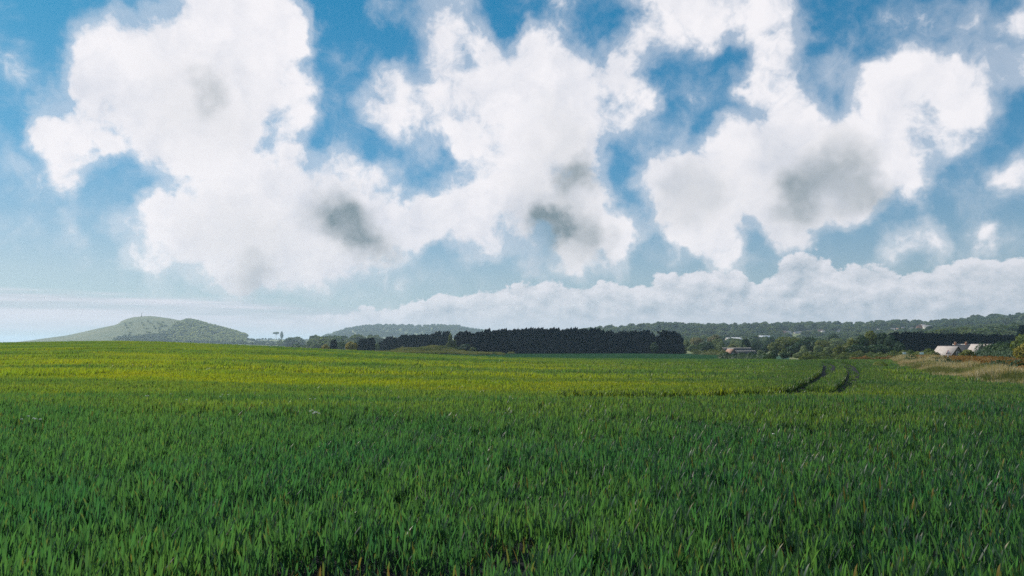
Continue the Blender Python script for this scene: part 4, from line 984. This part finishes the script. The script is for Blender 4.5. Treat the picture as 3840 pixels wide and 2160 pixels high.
for px, py, w, lb in ((3386, 1327, 12, 'small pale blue board beside the brown gate post'), (3451, 1327, 14, 'pale blue board with a white top in front of the clipped hedge')):
    d = 128.0; x = ux(px) * d; g = h(x, d); zc = max(zat(py, d) - g, .7); ww = w / F * d
    o = empty('notice_board', (x, d, g), 0); bo = MB().box(-ww / 2, ww / 2, -.03, .03, zc - .22, zc + .22).build('board', M['sign_blue'], o)
    MB().box(-ww / 2 - .02, ww / 2 + .02, -.045, .045, zc + .222, zc + .29).build('top_rail', M['sign_white'], o)
    for s in (-1, 1): MB().box(s * ww * .36 - .035, s * ww * .36 + .035, .032, .09, -.2, zc + .2).build('post', M['metal'], o)
    tag(o, lb, 'board')
x, y, g = G(3396, 127); o = empty('gate_post', (x, y, g)); MB().box(-.12, .12, -.12, .12, -.2, 1.15).build('post', M['bark'], o); MB().add([(-.14, -.14, 1.152), (.14, -.14, 1.152), (.14, .14, 1.152), (-.14, .14, 1.152), (0, 0, 1.27)], [(0, 1, 4), (1, 2, 4), (2, 3, 4), (3, 0, 4), (3, 2, 1, 0)]).build('cap', M['bark'], o)
tag(o, 'brown wooden gate post at the hedge gap', 'post')

# ------------------------------------------------------------------ verge: tall dry grass and cow parsley along the right margin
def mound_h(x, y):
    a = (x - ux(1610) * 298) / 20; b_ = (y - 298) / 14; r = np.minimum(1, np.hypot(a, b_))
    return np.where(r < 1, 2.1 * (1 - r * r) ** 2 * (1 + .25 * np.sin(a * 7) * np.cos(b_ * 5)), 0)
def verge():
    tall = [blade_mesh('verge_tuft', M['dry_grass'], 46, .24, .70, .022, 3, .16, 700 + i, base_lo=.2, droop=.7, yellow=.45, round_=True) for i in range(4)]
    grn = [blade_mesh('verge_tuft', M['rough_grass'], 46, .24, .60, .026, 3, .14, 720 + i, base_lo=.2, droop=.7, yellow=0, round_=True) for i in range(2)]
    n = 15000; yy = RNG.uniform(18, 118, n); off = RNG.random(n) ** 1.3 * (3.5 + yy * .035); xx = right_edge_x(yy) + off - .2
    P = np.stack([xx, yy], -1); keep = off < 13; P = P[keep]
    nz = np.sin(P[:, 0] * .9 + P[:, 1] * .25) + np.sin(P[:, 1] * .5 - P[:, 0] * .3)
    idx = np.where(nz + RNG.normal(0, .35, len(P)) > .15, RNG.integers(0, 4, len(P)), 4 + RNG.integers(0, 2, len(P)))
    rot = np.zeros((len(P), 3)); rot[:, 2] = RNG.uniform(-.8, .8, len(P)); s = RNG.uniform(.45, 1.15, len(P)) * np.interp(off[keep], [0, 1.0, 3], [.55, 1, 1.05]) * (1 + .38 * np.sin(P[:, 0] * 1.3 + 1.7 * np.sin(P[:, 1] * .31)) * np.sin(P[:, 1] * .45 + 1))
    scatter('verge_grass', np.column_stack([P, H(P[:, 0], P[:, 1])]), rot, np.column_stack([s, s, s]), idx, hidden_collection('verge_tufts', tall + grn), 'tall pale seeding grass and weeds along the right field margin', 'grass')
    # rough grass on the mound and round the second field
    rg = [blade_mesh('rough_patch', M['rough_grass'], 260, 1.3, .8, .12, 2, .1, 740 + i, base_lo=.2, droop=.7, yellow=0) for i in range(3)]
    n = 1300; px = RNG.normal(1600, 95, n); d = RNG.uniform(268, 322, n); P = np.stack([ux(px) * d, d], -1)
    w = np.exp(-((px - 1600) / 110) ** 2 - ((d - 296) / 14) ** 2)
    z = H(P[:, 0], P[:, 1]) + mound_h(P[:, 0], P[:, 1]) - .15
    n2 = 260; px2 = RNG.uniform(2000, 2290, n2); d2 = RNG.uniform(124, 132, n2); P2 = np.stack([ux(px2) * d2, d2], -1); z2 = H(P2[:, 0], P2[:, 1])
    s = np.concatenate([RNG.uniform(.7, 1.4, n), RNG.uniform(.25, .5, n2)])
    A = np.concatenate([np.column_stack([P, z]), np.column_stack([P2, z2])]); rot = np.zeros((len(A), 3)); rot[:, 2] = RNG.uniform(0, 6.28, len(A))
    scatter('rough_grass', A, rot, np.column_stack([np.ones(len(A)), np.ones(len(A)), s]), 3, hidden_collection('rough_patches', rg), 'rough pale grass on the mound before the receding windbreak', 'grass')
verge()
def mound():
    n = 28; V, f = [], []; cx, cy = ux(1610) * 298, 298
    for i in range(n + 1):
        for j in range(n + 1):
            a, b_ = -1 + 2 * i / n, -1 + 2 * j / n; x = cx + a * 20; y = cy + b_ * 14; r = min(1, math.hypot(a, b_))
            V.append((x, y, h(x, y) - .15 + float(mound_h(x, y))))
    for i in range(n):
        for j in range(n): f.append((i * (n + 1) + j, (i + 1) * (n + 1) + j, (i + 1) * (n + 1) + j + 1, i * (n + 1) + j + 1))
    o = MB().add(V, f).build('mound', M['meadow'], smooth=True); o['kind'] = 'structure'
mound()

# ------------------------------------------------------------------ white flowers standing in the crop
def flower(x, y, hh, label, group):
    g = h(x, y); o = empty('white_flower', (x, y, g)); lean = random.uniform(-.05, .08)
    MB().tube([(0, 0, -.02), (lean * .5, 0, hh * .6), (lean, 0, hh)], [.005, .004, .003], 5).build('stem', M['stem'], o)
    mb = MB()
    for k in range(9):
        a = 2.4 * k; r = .0045 * math.sqrt(k) * 1.5
        mb.add(*ball((lean + r * math.cos(a), r * math.sin(a), hh + .012 - r * .25), (.0065, .0065, .004), np.random.default_rng(k), 6, 4))
    mb.build('flower_head', M['petal'], o); tag(o, label, 'flower', group)
for lst, lb, gr in (([(1160,1552),(1166,1544),(1180,1540),(1190,1548),(1196,1552),(1172,1550),(1186,1545)], 'white flower head in the cluster standing above the green crop', 'white flower cluster'),
        ([(95,1562),(116,1570),(129,1573),(86,1574),(134,1574)], 'white flower head in the loose group at the edge of the foreground crop', 'loose white flower group'),
        ([(640,1478),(690,1500),(837,1480),(830,1488),(849,1481),(1165,1497),(1170,1497),(545,1486),(560,1485)], 'tiny white flower head at the near crest of the crop', 'white flowers at the near crest'),
        ([(2905,1630)], 'single white flower head alone in the foreground crop', None)):
    for fx, fy in lst:
        v = pdir(fx, fy); v = v / v[1]; ds = np.linspace(5, 30, 600); zz = EYE + v[2] * ds - H(v[0] * ds, ds); k = int(np.argmax(zz <= .5)); d = ds[k]
        flower(v[0] * d, d, .5, lb, gr)

# ------------------------------------------------------------------ haze: the air between here and the hills
def haze():
    o = MB().box(-9900, 9900, -9900, 9900, -75, 92).build('haze', None); o['kind'] = 'stuff'; o['label'] = 'pale blue summer haze over the whole landscape'; o['category'] = 'haze'
    m = bpy.data.materials.new('haze'); m.use_nodes = True; t = NT(m.node_tree); t.n.remove(t.n['Principled BSDF'])
    v = t.n.new('ShaderNodeVolumePrincipled'); v.inputs['Color'].default_value = (.60, .79, 1.0, 1); v.inputs['Density'].default_value = .00016; v.inputs['Anisotropy'].default_value = .25
    t.l.new(v.outputs[0], t.n['Material Output'].inputs['Volume']); o.data.materials.append(m)
haze()
